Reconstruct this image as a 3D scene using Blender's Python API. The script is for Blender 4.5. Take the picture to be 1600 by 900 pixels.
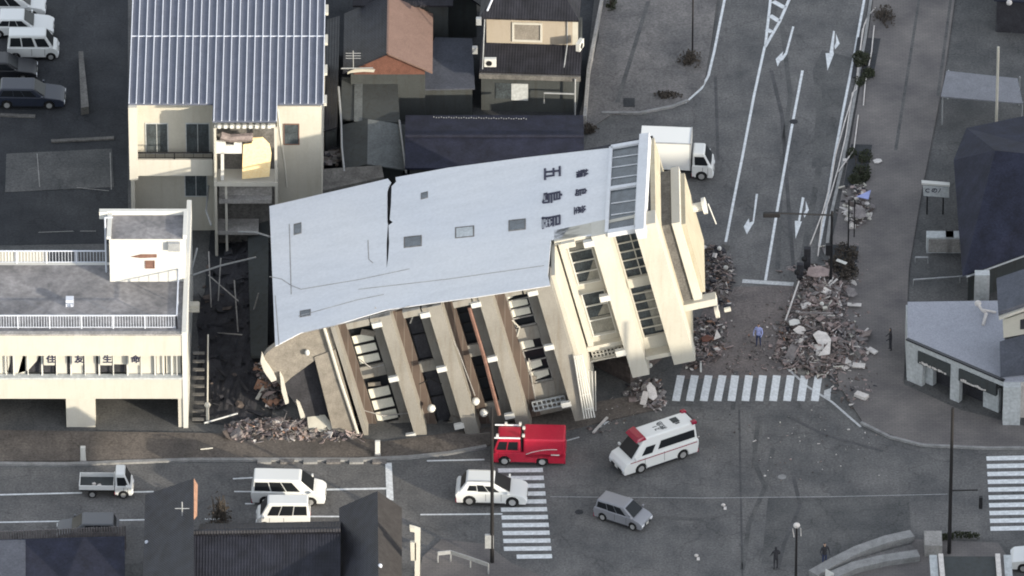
import bpy, bmesh, math, random
from mathutils import Vector, Matrix
rnd = random.Random(7)
R = math.radians
scene = bpy.context.scene
for o in list(bpy.data.objects): bpy.data.objects.remove(o)
col = scene.collection

# ------------------------------------------------------------------ camera, sky, sun, exposure
DIST, FPX, ELEV = 800.0, 19280.0, R(34.35)
FWD = Vector((0, math.cos(ELEV), -math.sin(ELEV)))
UP = Vector((0, math.sin(ELEV), math.cos(ELEV)))
RIGHT = Vector((1, 0, 0))
CAM = -FWD * DIST
cd = bpy.data.cameras.new('camera'); cam = bpy.data.objects.new('camera', cd); col.objects.link(cam)
cam.location = CAM; cam.rotation_euler = FWD.to_track_quat('-Z', 'Y').to_euler()
cd.sensor_width = 36; cd.lens = FPX / 1600 * 36; cd.clip_start = 10; cd.clip_end = 6000
scene.camera = cam
SUN_EL, SUN_AZ = R(11), R(50)        # azimuth measured from -Y towards +X
SUND = Vector((math.sin(SUN_AZ) * math.cos(SUN_EL), -math.cos(SUN_AZ) * math.cos(SUN_EL), math.sin(SUN_EL)))
world = bpy.data.worlds.new('World'); scene.world = world; world.use_nodes = True
wn = world.node_tree.nodes; wl = world.node_tree.links
sky = wn.new('ShaderNodeTexSky'); sky.sky_type = 'NISHITA'; sky.sun_disc = False
sky.sun_elevation = SUN_EL; sky.sun_rotation = math.pi - SUN_AZ; sky.air_density = 1.0; sky.dust_density = 1.0; sky.ozone_density = 1.4
bgn = wn['Background']; bgn.inputs[1].default_value = 0.15
hs = wn.new('ShaderNodeHueSaturation'); hs.inputs['Saturation'].default_value = 0.33
wl.new(sky.outputs[0], hs.inputs['Color']); wl.new(hs.outputs[0], bgn.inputs[0])
sl = bpy.data.lights.new('sun', 'SUN'); sl.energy = 2.0; sl.angle = R(0.55); sl.color = (1.0, 0.89, 0.70)
so = bpy.data.objects.new('sun', sl); col.objects.link(so)
so.rotation_euler = SUND.to_track_quat('Z', 'Y').to_euler(); so.location = (60, -80, 60)
vs = scene.view_settings
vs.view_transform = 'Standard'; vs.look = 'None'; vs.gamma = 1; vs.use_curve_mapping = False
vs.exposure = 1.8
try: scene.cycles.filter_width = 1.9
except Exception: pass

# ------------------------------------------------------------------ pixel -> world helpers (real planes)
def ray(px, py): return (FWD * FPX + RIGHT * (px - 800) + UP * (450 - py)).normalized()
def gp(px, py, z=0.0):
    d = ray(px, py); t = (z - CAM.z) / d.z; return CAM + d * t
def vp(px, py, y):
    d = ray(px, py); t = (y - CAM.y) / d.y; return CAM + d * t
def pp(px, py, p0, n):
    d = ray(px, py); t = (p0 - CAM).dot(n) / d.dot(n); return CAM + d * t
def gy(py): return gp(800, py).y
def gx(px, y=0, z=0):            # world x of a pixel column at world y,z
    s = (Vector((0, y, z)) - CAM).dot(FWD) / FPX; return (px - 800) * s

# ------------------------------------------------------------------ materials
def mat(name, colr, rough=0.8, noise=0.0, nscale=3.0, bump=0.0, bscale=20.0, metal=0.0, spec=0.3, col2=None, extra=None, stretch=None):
    m = bpy.data.materials.new(name); m.use_nodes = True
    nt = m.node_tree; b = nt.nodes['Principled BSDF']
    b.inputs['Roughness'].default_value = rough; b.inputs['Metallic'].default_value = metal
    b.inputs['Specular IOR Level'].default_value = spec
    c = (*colr, 1); b.inputs['Base Color'].default_value = c
    tc = nt.nodes.new('ShaderNodeTexCoord'); vec = tc.outputs['Object']
    if stretch:
        mp = nt.nodes.new('ShaderNodeMapping'); mp.inputs['Scale'].default_value = stretch
        nt.links.new(vec, mp.inputs[0]); vec = mp.outputs[0]
    if noise > 0 or col2:
        n = nt.nodes.new('ShaderNodeTexNoise'); n.inputs['Scale'].default_value = nscale; n.inputs['Detail'].default_value = 8; n.inputs['Roughness'].default_value = 0.65
        nt.links.new(vec, n.inputs['Vector'])
        rp = nt.nodes.new('ShaderNodeValToRGB'); nt.links.new(n.outputs[0], rp.inputs[0])
        rp.color_ramp.elements[0].position = 0.3; rp.color_ramp.elements[1].position = 0.7
        c2 = col2 if col2 else tuple(min(1, v * (1 + noise)) for v in colr)
        c1 = colr if col2 else tuple(v * (1 - noise) for v in colr)
        rp.color_ramp.elements[0].color = (*c1, 1); rp.color_ramp.elements[1].color = (*c2, 1)
        out = rp.outputs[0]
        n2 = nt.nodes.new('ShaderNodeTexNoise'); n2.inputs['Scale'].default_value = nscale * 9; n2.inputs['Detail'].default_value = 5
        nt.links.new(vec, n2.inputs['Vector'])
        mx = nt.nodes.new('ShaderNodeMix'); mx.data_type = 'RGBA'; mx.blend_type = 'OVERLAY'; mx.inputs[0].default_value = min(1, 0.35 + noise * .6)
        nt.links.new(out, mx.inputs[6]); nt.links.new(n2.outputs[0], mx.inputs[7])
        nt.links.new(mx.outputs[2], b.inputs['Base Color'])
    if bump > 0:
        n3 = nt.nodes.new('ShaderNodeTexNoise'); n3.inputs['Scale'].default_value = bscale; n3.inputs['Detail'].default_value = 4
        nt.links.new(vec, n3.inputs['Vector'])
        bp = nt.nodes.new('ShaderNodeBump'); bp.inputs['Strength'].default_value = bump; bp.inputs['Distance'].default_value = 0.05
        nt.links.new(n3.outputs[0], bp.inputs['Height']); nt.links.new(bp.outputs[0], b.inputs['Normal'])
    if extra: extra(nt, b, tc)
    return m

def brick_extra(scale, c1, c2, mortar, w=0.4, h=0.2, ms=0.02):
    def f(nt, b, tc):
        br = nt.nodes.new('ShaderNodeTexBrick'); br.inputs['Scale'].default_value = scale
        br.inputs['Color1'].default_value = (*c1, 1); br.inputs['Color2'].default_value = (*c2, 1); br.inputs['Mortar'].default_value = (*mortar, 1)
        br.inputs['Brick Width'].default_value = w; br.inputs['Row Height'].default_value = h; br.inputs['Mortar Size'].default_value = ms
        nt.links.new(tc.outputs['Object'], br.inputs['Vector'])
        n = nt.nodes.new('ShaderNodeTexNoise'); n.inputs['Scale'].default_value = .35; n.inputs['Detail'].default_value = 7
        nt.links.new(tc.outputs['Object'], n.inputs['Vector'])
        rp = nt.nodes.new('ShaderNodeValToRGB'); rp.color_ramp.elements[0].position = .3; rp.color_ramp.elements[1].position = .7
        rp.color_ramp.elements[0].color = (.62, .62, .64, 1); rp.color_ramp.elements[1].color = (1.1, 1.08, 1.05, 1)
        nt.links.new(n.outputs[0], rp.inputs[0])
        mx = nt.nodes.new('ShaderNodeMix'); mx.data_type = 'RGBA'; mx.blend_type = 'MULTIPLY'; mx.inputs[0].default_value = 1
        nt.links.new(br.outputs[0], mx.inputs[6]); nt.links.new(rp.outputs[0], mx.inputs[7]); nt.links.new(mx.outputs[2], b.inputs['Base Color'])
    return f
def tile_extra(colr, scale, axis='x', amp=1.0, dark=.45):
    """roof tiles: ribs across one axis, courses across the other"""
    def f(nt, b, tc):
        def wave(ax, sc):
            w = nt.nodes.new('ShaderNodeTexWave'); w.wave_type = 'BANDS'; w.bands_direction = ax; w.inputs['Scale'].default_value = sc
            w.inputs['Distortion'].default_value = .6; w.inputs['Detail'].default_value = 1
            nt.links.new(tc.outputs['Object'], w.inputs['Vector']); return w
        w1 = wave('X' if axis == 'x' else 'Y', scale); w2 = wave('Y' if axis == 'x' else 'X', scale * .8)
        n = nt.nodes.new('ShaderNodeTexNoise'); n.inputs['Scale'].default_value = 1.3; n.inputs['Detail'].default_value = 8
        nt.links.new(tc.outputs['Object'], n.inputs['Vector'])
        rp = nt.nodes.new('ShaderNodeValToRGB'); rp.color_ramp.elements[0].color = (*[v * dark for v in colr], 1); rp.color_ramp.elements[1].color = (*[v * 1.5 for v in colr], 1)
        rp.color_ramp.elements[0].position = .25; rp.color_ramp.elements[1].position = .75
        nt.links.new(n.outputs[0], rp.inputs[0]); nt.links.new(rp.outputs[0], b.inputs['Base Color'])
        ad = nt.nodes.new('ShaderNodeMath'); ad.operation = 'ADD'
        mu = nt.nodes.new('ShaderNodeMath'); mu.operation = 'MULTIPLY'; mu.inputs[1].default_value = .25; nt.links.new(w2.outputs[1], mu.inputs[0]); nt.links.new(w1.outputs[1], ad.inputs[0]); nt.links.new(mu.outputs[0], ad.inputs[1])
        bp = nt.nodes.new('ShaderNodeBump'); bp.inputs['Strength'].default_value = .9 * amp; bp.inputs['Distance'].default_value = .06
        nt.links.new(ad.outputs[0], bp.inputs['Height']); nt.links.new(bp.outputs[0], b.inputs['Normal'])
    return f
def asphalt_extra(base, tint, seed):
    def f(nt, b, tc):
        L = nt.links.new
        def noise(sc, det=8, st=None):
            n = nt.nodes.new('ShaderNodeTexNoise'); n.inputs['Scale'].default_value = sc; n.inputs['Detail'].default_value = det; n.inputs['Roughness'].default_value = .6
            mp = nt.nodes.new('ShaderNodeMapping'); mp.inputs['Location'].default_value = (seed, seed * 2, 0)
            if st: mp.inputs['Scale'].default_value = st
            L(tc.outputs['Object'], mp.inputs[0]); L(mp.outputs[0], n.inputs['Vector']); return n.outputs[0]
        def ramp(x, p0, c0, p1, c1):
            r = nt.nodes.new('ShaderNodeValToRGB'); r.color_ramp.elements[0].position = p0; r.color_ramp.elements[1].position = p1
            r.color_ramp.elements[0].color = (*c0, 1); r.color_ramp.elements[1].color = (*c1, 1); L(x, r.inputs[0]); return r.outputs[0]
        def mul(a, c, fac=1.0):
            m = nt.nodes.new('ShaderNodeMix'); m.data_type = 'RGBA'; m.blend_type = 'MULTIPLY'; m.inputs[0].default_value = fac
            L(a, m.inputs[6]); L(c, m.inputs[7]); return m.outputs[2]
        x = ramp(noise(.07), .3, base, .7, tint)
        x = mul(x, ramp(noise(.35, 10), .3, (.62, .64, .66), .66, (1.16, 1.15, 1.13)))
        x = mul(x, ramp(noise(7, 5), .3, (.66, .66, .66), .7, (1.3, 1.3, 1.3)))
        x = mul(x, ramp(noise(2.2, 6, (1, .12, 1)), .25, (.8, .8, .8), .6, (1, 1, 1)), .7)
        v = nt.nodes.new('ShaderNodeTexVoronoi'); v.feature = 'DISTANCE_TO_EDGE'; v.inputs['Scale'].default_value = .16
        nn = nt.nodes.new('ShaderNodeTexNoise'); nn.inputs['Scale'].default_value = .6; nn.inputs['Detail'].default_value = 6
        L(tc.outputs['Object'], nn.inputs['Vector'])
        mv = nt.nodes.new('ShaderNodeVectorMath'); mv.operation = 'MULTIPLY_ADD'; mv.inputs[1].default_value = (3, 3, 3)
        L(nn.outputs['Color'], mv.inputs[0]); L(tc.outputs['Object'], mv.inputs[2]); L(mv.outputs[0], v.inputs['Vector'])
        x = mul(x, ramp(v.outputs[0], .0, (.55, .55, .55), .012, (1, 1, 1)), .6)
        L(x, b.inputs['Base Color'])
    return f

def stain_extra(colr, amt=.3, streak=(1.6, 1.6, .16), tint=(.8, .74, .66)):
    def f(nt, b, tc):
        L = nt.links.new
        def nz(sc, st=(1, 1, 1), det=7):
            mp = nt.nodes.new('ShaderNodeMapping'); mp.inputs['Scale'].default_value = st; L(tc.outputs['Object'], mp.inputs[0])
            n_ = nt.nodes.new('ShaderNodeTexNoise'); n_.inputs['Scale'].default_value = sc; n_.inputs['Detail'].default_value = det; n_.inputs['Roughness'].default_value = .65; L(mp.outputs[0], n_.inputs['Vector']); return n_.outputs[0]
        def ramp(x, p0, c0, p1, c1):
            r_ = nt.nodes.new('ShaderNodeValToRGB'); r_.color_ramp.elements[0].position = p0; r_.color_ramp.elements[1].position = p1
            r_.color_ramp.elements[0].color = (*c0, 1); r_.color_ramp.elements[1].color = (*c1, 1); L(x, r_.inputs[0]); return r_.outputs[0]
        def mul(a, c, fac=1.0):
            m = nt.nodes.new('ShaderNodeMix'); m.data_type = 'RGBA'; m.blend_type = 'MULTIPLY'; m.inputs[0].default_value = fac; L(a, m.inputs[6]); L(c, m.inputs[7]); return m.outputs[2]
        x = ramp(nz(.5), .3, tuple(v * (1 - amt * .35) for v in colr), .7, tuple(min(1, v * (1 + amt * .15)) for v in colr))
        x = mul(x, ramp(nz(1.6, streak), .28, tint, .5, (1, 1, 1)), amt * 2)
        x = mul(x, ramp(nz(9, (1, 1, 1), 4), .3, (.82, .82, .82), .7, (1.08, 1.08, 1.08)), amt * 1.5)
        L(x, b.inputs['Base Color'])
    return f
M = {}
M['asphalt'] = mat('asphalt', (.1, .1, .105), .95, extra=asphalt_extra((.112, .112, .114), (.138, .134, .134), 3))
M['asphalt_dark'] = mat('asphalt_dark', (.07, .07, .08), .95, extra=asphalt_extra((.088, .090, .092), (.112, .110, .110), 9))
M['lot'] = mat('lot', (.05, .05, .055), .95, extra=asphalt_extra((.020, .023, .030), (.052, .054, .058), 17))  # colour darkened to deepen the shade in yard and car park
M['paving'] = mat('paving', (.14, .13, .13), .95, extra=asphalt_extra((.135, .13, .13), (.18, .168, .165), 5))
M['walk'] = mat('walk', (.15, .14, .14), .95, extra=brick_extra(1.0, (.152, .143, .142), (.172, .160, .158), (.125, .12, .12)))
M['walkwarm'] = mat('walkwarm', (.13, .12, .11), .95, extra=asphalt_extra((.10, .088, .080), (.145, .125, .112), 25))
M['kerb'] = mat('kerb', (.22, .22, .22), .9, .25, 2)
M['paint'] = mat('road_paint', (.58, .60, .62), .85, .26, 3.5, extra=None)
M['paintworn'] = mat('road_paint_worn', (.42, .43, .44), .8, .35, 5)
M['white'] = mat('white_paint', (.60, .61, .61), .35, spec=.5)
M['dullgrey'] = mat('dull_grey_paint', (.12, .125, .135), .5)
M['silver'] = mat('silver_paint', (.25, .255, .28), .35, spec=.5, metal=.3)
M['black'] = mat('black_paint', (.012, .013, .017), .35, spec=.5)
M['darkblue'] = mat('navy_paint', (.02, .025, .04), .3, spec=.5)
M['red'] = mat('red_paint', (.37, .012, .035), .4, .1, 3, spec=.5)
M['redlens'] = mat('red_lens', (.22, .004, .03), .2, spec=.6)
M['glass'] = mat('dark_glass', (.012, .014, .017), .3, spec=.25)
M['carportroof'] = mat('carport_sheet', (.17, .175, .195), .85, .12, 1.2)
M['bglass'] = mat('window_glass', (.055, .065, .072), .15, spec=.7, noise=.5, nscale=1.2)  # grey reflection painted into the pane colour
M['tyre'] = mat('tyre', (.016, .016, .017), .9)
M['rim'] = mat('rim', (.5, .5, .5), .4, metal=.6)
M['chrome'] = mat('lamp_glass', (.7, .72, .75), .2, spec=.7)
M['orange'] = mat('orange_lens', (.6, .15, .02), .3)
M['steel'] = mat('galvanised_steel', (.34, .35, .36), .55, .15, 4, metal=.3)
M['darkmetal'] = mat('dark_metal', (.012, .012, .014), .6)
M['mud'] = mat('mud_stained_wall', (.20, .18, .155), .92, .25, 1.5)
M['polebrown'] = mat('pole_brown', (.014, .013, .014), .7)
M['cream'] = mat('cream_wall', (.455, .435, .38), .88, extra=stain_extra((.455, .435, .38), 0.22))
M['creamlite'] = mat('cream_light', (.475, .458, .41), .88, extra=stain_extra((.475, .458, .41), 0.16))
M['whitewall'] = mat('white_wall', (.53, .528, .505), .88, extra=stain_extra((.53, .528, .505), 0.12))
M['tanwall'] = mat('tan_wall', (.34, .295, .24), .88, extra=stain_extra((.34, .295, .24), 0.2))
M['roofcream'] = mat('roof_cream', (.40, .36, .28), .9, extra=stain_extra((.40, .365, .285), .3))
M['greywall'] = mat('grey_wall', (.40, .42, .43), .9, .12, .6)
M['concrete'] = mat('concrete', (.27, .26, .25), .9, .3, .9, bump=.3)
M['dkconcrete'] = mat('dark_concrete', (.12, .115, .11), .95, .4, .9, bump=.3)
M['browntile'] = mat('brown_tile', (.36, .26, .19), .85, extra=brick_extra(1.0, (.135, .10, .082), (.095, .073, .062), (.17, .15, .13), .5, .14, .02))
M['fin'] = mat('beige_band', (.235, .222, .20), .88, extra=stain_extra((.235, .222, .20), 0.45))
M['interior'] = mat('dark_interior', (.034, .034, .040), .95, .4, 1)  # near black, lifted to paint thin haze over dark openings
M['curtain'] = mat('curtain_cloth', (.62, .6, .52), .95, .12, 2)
M['rust'] = mat('rusty_steel', (.16, .09, .07), .85, .3, 3)
M['ink'] = mat('sign_ink', (.02, .02, .045), .6)
M['roofgrey'] = mat('roof_membrane', (.10, .10, .108), .9, col2=(.27, .26, .265), nscale=.35, noise=.3)
M['rooflight'] = mat('roof_sheet_light', (.27, .28, .32), .8, .06, 1.2)
M['roofblue'] = mat('roof_panel_blue', (.095, .105, .14), .5, .12, 1.5)
M['ribwhite'] = mat('rib_white', (.50, .53, .60), .5)
M['tiledark'] = mat('roof_tile_dark', (.03, .03, .04), .6, extra=tile_extra((.012, .013, .020), 1.7, 'x', .45))
M['tiledarky'] = mat('roof_tile_dark_side', (.03, .03, .04), .6, extra=tile_extra((.015, .016, .023), 1.7, 'y', .45))
M['tileblack'] = mat('roof_tile_black', (.016, .016, .022), .6, extra=tile_extra((.015, .015, .02), 1.7, 'x', .35))
M['sheetnavy'] = mat('roof_sheet_navy', (.014, .016, .030), .85, .45, .8)
M['roofgreydark'] = mat('roof_sheet_slate', (.06, .066, .085), .75, .2, .8)
M['redroof'] = mat('brown_red_roof', (.16, .105, .088), .8, .1, 1.5)
M['redbrick'] = mat('red_board', (.13, .06, .045), .85, .2, 2)
M['shedroof'] = mat('shed_roof', (.10, .11, .115), .8, .25, .8)
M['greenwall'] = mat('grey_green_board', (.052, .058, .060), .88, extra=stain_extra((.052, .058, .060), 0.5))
M['leaf'] = mat('leaf', (.03, .035, .02), .9, .4, 4)
M['leafbrown'] = mat('leaf_brown', (.05, .042, .035), .9, .4, 4)
M['bark'] = mat('bark', (.06, .05, .042), .95, .3, 5)
M['blue'] = mat('pale_blue_cloth', (.30, .34, .6), .9, .1, 3)
M['skin'] = mat('skin', (.45, .3, .22), .6)
M['navycloth'] = mat('navy_cloth', (.03, .04, .09), .9)
M['wood'] = mat('broken_wood', (.19, .155, .145), .9, .4, 3)
M['sidetile'] = mat('side_slope_tile', (.035, .032, .032), .9, .3, 2)
M['gap'] = mat('gap_timber', (.022, .022, .028), .95, .4, 2)
M['dust'] = mat('dust', (.15, .125, .12), .95, extra=asphalt_extra((.135, .122, .12), (.175, .148, .142), 40))
M['tyremark'] = mat('tyre_mark', (.07, .07, .073), .95, .3, .6)
M['wooddark'] = mat('dark_wood', (.085, .07, .065), .95, .4, 3)
M['pink'] = mat('pinkish_plaster', (.27, .215, .205), .9, .3, 2)
M['plaster'] = mat('pale_plaster', (.52, .49, .47), .9, .2, 2)
M['debrisgrey'] = mat('debris_grey', (.18, .165, .165), .95, .4, 2)
M['terracotta'] = mat('terracotta', (.28, .16, .11), .9, .3, 2)
M['grass'] = mat('shade_ridge_grass', (.05, .06, .03), .95, .4, .05)
M['yellowboard'] = mat('yellow_board', (.86, .66, .36), .85, .05, 1)

# ------------------------------------------------------------------ mesh builder
class MB:
    def __init__(s): s.v = []; s.f = []; s.m = []
    def add(s, vs_, fs_, mi=0):
        b = len(s.v); s.v += [Vector(p) for p in vs_]
        for f in fs_: s.f.append(tuple(b + i for i in f)); s.m.append(mi)
        return s
    def hexa(s, b4, t4, mi=0):
        return s.add(list(b4) + list(t4), [(3, 2, 1, 0), (4, 5, 6, 7), (0, 1, 5, 4), (1, 2, 6, 5), (2, 3, 7, 6), (3, 0, 4, 7)], mi)
    def box(s, c, d, rot=None, mi=0):
        c = Vector(c); hx, hy, hz = d[0] / 2, d[1] / 2, d[2] / 2
        P = [Vector((x * hx, y * hy, z * hz)) for z in (-1, 1) for x, y in ((-1, -1), (1, -1), (1, 1), (-1, 1))]
        if rot is not None: P = [rot @ p for p in P]
        P = [p + c for p in P]
        return s.hexa(P[:4], P[4:], mi)
    def span(s, x0, x1, y0, y1, z0, z1, mi=0):
        return s.box(((x0 + x1) / 2, (y0 + y1) / 2, (z0 + z1) / 2), (abs(x1 - x0), abs(y1 - y0), abs(z1 - z0)), None, mi)
    def prism(s, pts, vec, mi=0):
        pts = [Vector(p) for p in pts]; n = len(pts); vec = Vector(vec)
        nrm = Vector((0, 0, 0))
        for i in range(n): nrm += pts[i].cross(pts[(i + 1) % n])
        if nrm.dot(vec) < 0: pts = pts[::-1]
        fs_ = [tuple(range(n - 1, -1, -1)), tuple(range(n, 2 * n))] + [(i, (i + 1) % n, n + (i + 1) % n, n + i) for i in range(n)]
        return s.add(pts + [p + vec for p in pts], fs_, mi)
    def tube(s, pts, r, n=6, mi=0, r1=None):
        pts = [Vector(p) for p in pts]; k = len(pts); V = []; F = []
        for i, p in enumerate(pts):
            d = (pts[min(i + 1, k - 1)] - pts[max(i - 1, 0)]).normalized()
            a = d.orthogonal().normalized() if abs(d.z) > .9 else d.cross(Vector((0, 0, 1))).normalized()
            b = d.cross(a)
            rr = r if r1 is None else r + (r1 - r) * i / (k - 1)
            for j in range(n):
                t = 2 * math.pi * j / n; V.append(p + (a * math.cos(t) + b * math.sin(t)) * rr)
        for i in range(k - 1):
            for j in range(n): F.append((i * n + j, i * n + (j + 1) % n, (i + 1) * n + (j + 1) % n, (i + 1) * n + j))
        F.append(tuple(range(n - 1, -1, -1))); F.append(tuple((k - 1) * n + j for j in range(n)))
        return s.add(V, F, mi)
    def ball(s, c, r, mi=0, n=10, m=6, sc=(1, 1, 1)):
        c = Vector(c); V = [c + Vector((0, 0, -r * sc[2]))]; F = []
        for i in range(1, m):
            a = -math.pi / 2 + math.pi * i / m
            for j in range(n):
                t = 2 * math.pi * j / n
                V.append(c + Vector((r * sc[0] * math.cos(a) * math.cos(t), r * sc[1] * math.cos(a) * math.sin(t), r * sc[2] * math.sin(a))))
        V.append(c + Vector((0, 0, r * sc[2])))
        for j in range(n): F.append((0, 1 + (j + 1) % n, 1 + j))
        for i in range(m - 2):
            for j in range(n):
                a = 1 + i * n; F.append((a + j, a + (j + 1) % n, a + n + (j + 1) % n, a + n + j))
        a = 1 + (m - 2) * n
        for j in range(n): F.append((a + j, a + (j + 1) % n, len(V) - 1))
        return s.add(V, F, mi)
    def obj(s, name, m, parent=None, bevel=0, smooth=False, seg=2):
        me = bpy.data.meshes.new(name)
        lo = Vector([min(p[i] for p in s.v) for i in range(3)]); hi = Vector([max(p[i] for p in s.v) for i in range(3)])
        org = (lo + hi) / 2
        if parent is None: org.z = lo.z
        me.from_pydata([tuple(p - org) for p in s.v], [], s.f)
        for mm in (m if isinstance(m, (list, tuple)) else [m]): me.materials.append(M[mm] if isinstance(mm, str) else mm)
        me.polygons.foreach_set('material_index', s.m)
        if smooth: me.polygons.foreach_set('use_smooth', [True] * len(s.f))
        me.update()
        o = bpy.data.objects.new(name, me); col.objects.link(o)
        if bevel:
            md = o.modifiers.new('bevel', 'BEVEL'); md.width = bevel; md.segments = seg; md.limit_method = 'ANGLE'; md.angle_limit = R(28)
            md.harden_normals = smooth
        if parent is not None:
            o.parent = parent; o.location = org - worldloc(parent)
        else: o.location = org
        return o
def worldloc(o):
    p = Vector(o.location)
    while o.parent: o = o.parent; p += Vector(o.location)
    return p
def tag(o, label=None, cat=None, group=None, kind=None):
    if label: o['label'] = label
    if cat: o['category'] = cat
    if group: o['group'] = group
    if kind: o['kind'] = kind
    return o
def root(name, loc, label, cat, group=None):
    o = bpy.data.objects.new(name, None); col.objects.link(o); o.location = loc; o.empty_display_size = .5
    return tag(o, label, cat, group)
def sheet(name, m, pxs, z, kind='structure', thick=0, **kw):
    mb = MB(); P = [gp(x, y, z) for x, y in pxs]
    if thick: mb.prism([p - Vector((0, 0, thick)) for p in P], (0, 0, thick))
    else:
        n = Vector((0, 0, 0))
        for i in range(len(P)): n += P[i].cross(P[(i + 1) % len(P)])
        if n.z < 0: P = P[::-1]
        mb.add(P, [tuple(range(len(P)))])
    o = mb.obj(name, m); tag(o, kind=kind, **kw); return o
def copytree(o, parent=None):
    c = o.copy(); col.objects.link(c)
    if parent is not None: c.parent = parent
    for ch in list(o.children): copytree(ch, c)
    return c
def text_mesh(s, name, size, mtx, m, parent, ext=.01, bold=0.0):
    cu = bpy.data.curves.new(name, 'FONT'); cu.body = s; cu.size = size; cu.extrude = ext; cu.align_x = 'CENTER'; cu.align_y = 'CENTER'; cu.offset = bold
    o = bpy.data.objects.new(name + '_tmp', cu); col.objects.link(o)
    bpy.context.view_layer.update()
    me = bpy.data.meshes.new_from_object(o.evaluated_get(bpy.context.evaluated_depsgraph_get()))
    bpy.data.objects.remove(o); bpy.data.curves.remove(cu)
    me.materials.clear(); me.materials.append(M[m] if isinstance(m, str) else m)
    q = bpy.data.objects.new(name, me); col.objects.link(q)
    if parent is not None:
        q.parent = parent; mm = mtx.copy(); mm.translation = mtx.translation - worldloc(parent); q.matrix_local = mm
    else: q.matrix_world = mtx
    return q
def frame_mtx(x, y, origin):      # text x axis, text up axis
    x = Vector(x).normalized(); y = Vector(y).normalized(); z = x.cross(y)
    m = Matrix((x, y, z)).transposed().to_4x4(); m.translation = Vector(origin); return m
# ------------------------------------------------------------------ SETTING: ground, roads, pavements, added shade ridge
mb = MB(); mb.add([(-2500, -1500, 0), (2500, -1500, 0), (2500, 2500, 0), (-2500, 2500, 0)], [(0, 1, 2, 3)])
tag(mb.obj('ground', 'asphalt_dark'), kind='structure')
sheet('road_main', 'asphalt', [(-400, 727), (560, 722), (700, 712), (900, 640), (1010, 634), (1300, 640), (1340, 668), (1430, 700), (2100, 690), (2100, 850), (1440, 842), (1340, 862), (1250, 905), (1200, 960), (700, 960), (640, 880), (-400, 884)], .004)
sheet('road_side', 'asphalt', [(1100, 640), (1060, 500), (1070, 300), (905, 262), (920, 205), (1000, 180), (1068, 165), (1100, 135), (1118, 60), (1132, -60), (1365, -60), (1348, 60), (1295, 330), (1278, 400), (1290, 640)], .008)
sheet('plaza', 'paving', [(940, -60), (1128, -60), (1112, 60), (1100, 130), (1068, 160), (1000, 176), (955, 178), (915, 205), (905, 180), (935, 60)], .10, thick=.1)
sheet('sidewalk_east', 'walk', [(1372, -60), (1500, -60), (1475, 120), (1440, 300), (1420, 420), (1412, 600), (1500, 640), (1700, 690), (1700, 698), (1545, 700), (1430, 694), (1350, 662), (1310, 600), (1295, 400), (1310, 330), (1352, 90)], .10, thick=.1)
sheet('sidewalk_front', 'walkwarm', [(-400, 672), (0, 672), (300, 676), (560, 684), (600, 690), (760, 668), (930, 628), (990, 618), (1020, 640), (900, 668), (700, 708), (560, 717), (-400, 722)], .10, thick=.1)
sheet('sidewalk_south', 'walk', [(660, 870), (690, 842), (760, 850), (800, 880), (860, 905), (900, 960), (640, 960)], .10, thick=.1)
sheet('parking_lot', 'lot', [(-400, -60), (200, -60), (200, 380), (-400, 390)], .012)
sheet('lot_slab', 'asphalt_dark', [(10, 240), (175, 232), (178, 292), (8, 300)], .04, thick=.03)
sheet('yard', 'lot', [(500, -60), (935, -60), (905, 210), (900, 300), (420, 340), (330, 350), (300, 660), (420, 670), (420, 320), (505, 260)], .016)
sheet('yard_east', 'asphalt_dark', [(1480, -60), (1800, -60), (1800, 480), (1420, 470), (1425, 380), (1455, 200)], .012)
# darker worn patches in the tarmac
sheet('tarmac_patch', 'asphalt_dark', [(1285, 78), (1330, 90), (1332, 112), (1310, 200), (1300, 260), (1268, 262), (1275, 180), (1270, 110)], .012)
sheet('tarmac_patch', 'asphalt_dark', [(1200, 778), (1420, 776), (1425, 850), (1300, 890), (1190, 880)], .012)
sheet('dusty_road', 'dust', [(1105, 470), (1150, 448), (1240, 446), (1262, 480), (1240, 560), (1290, 584), (1200, 590), (1060, 592), (1075, 540)], .014)
sheet('tactile_strip', 'asphalt_dark', [(1437, -20), (1441, -20), (1402, 235), (1397, 235)], .104)
sheet('tactile_strip', 'asphalt_dark', [(1486, -20), (1490, -20), (1468, 150), (1463, 150)], .104)
sheet('tactile_strip', 'asphalt_dark', [(1010, 2), (1016, 2), (968, 160), (961, 160)], .104)
for q_ in ([(1340, 58), (1376, 60), (1364, 122), (1330, 120)], [(1330, 225), (1363, 226), (1352, 292), (1318, 290)], [(1300, 382), (1342, 385), (1336, 432), (1296, 430)]): sheet('soil', 'lot', q_, .106)
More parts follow.
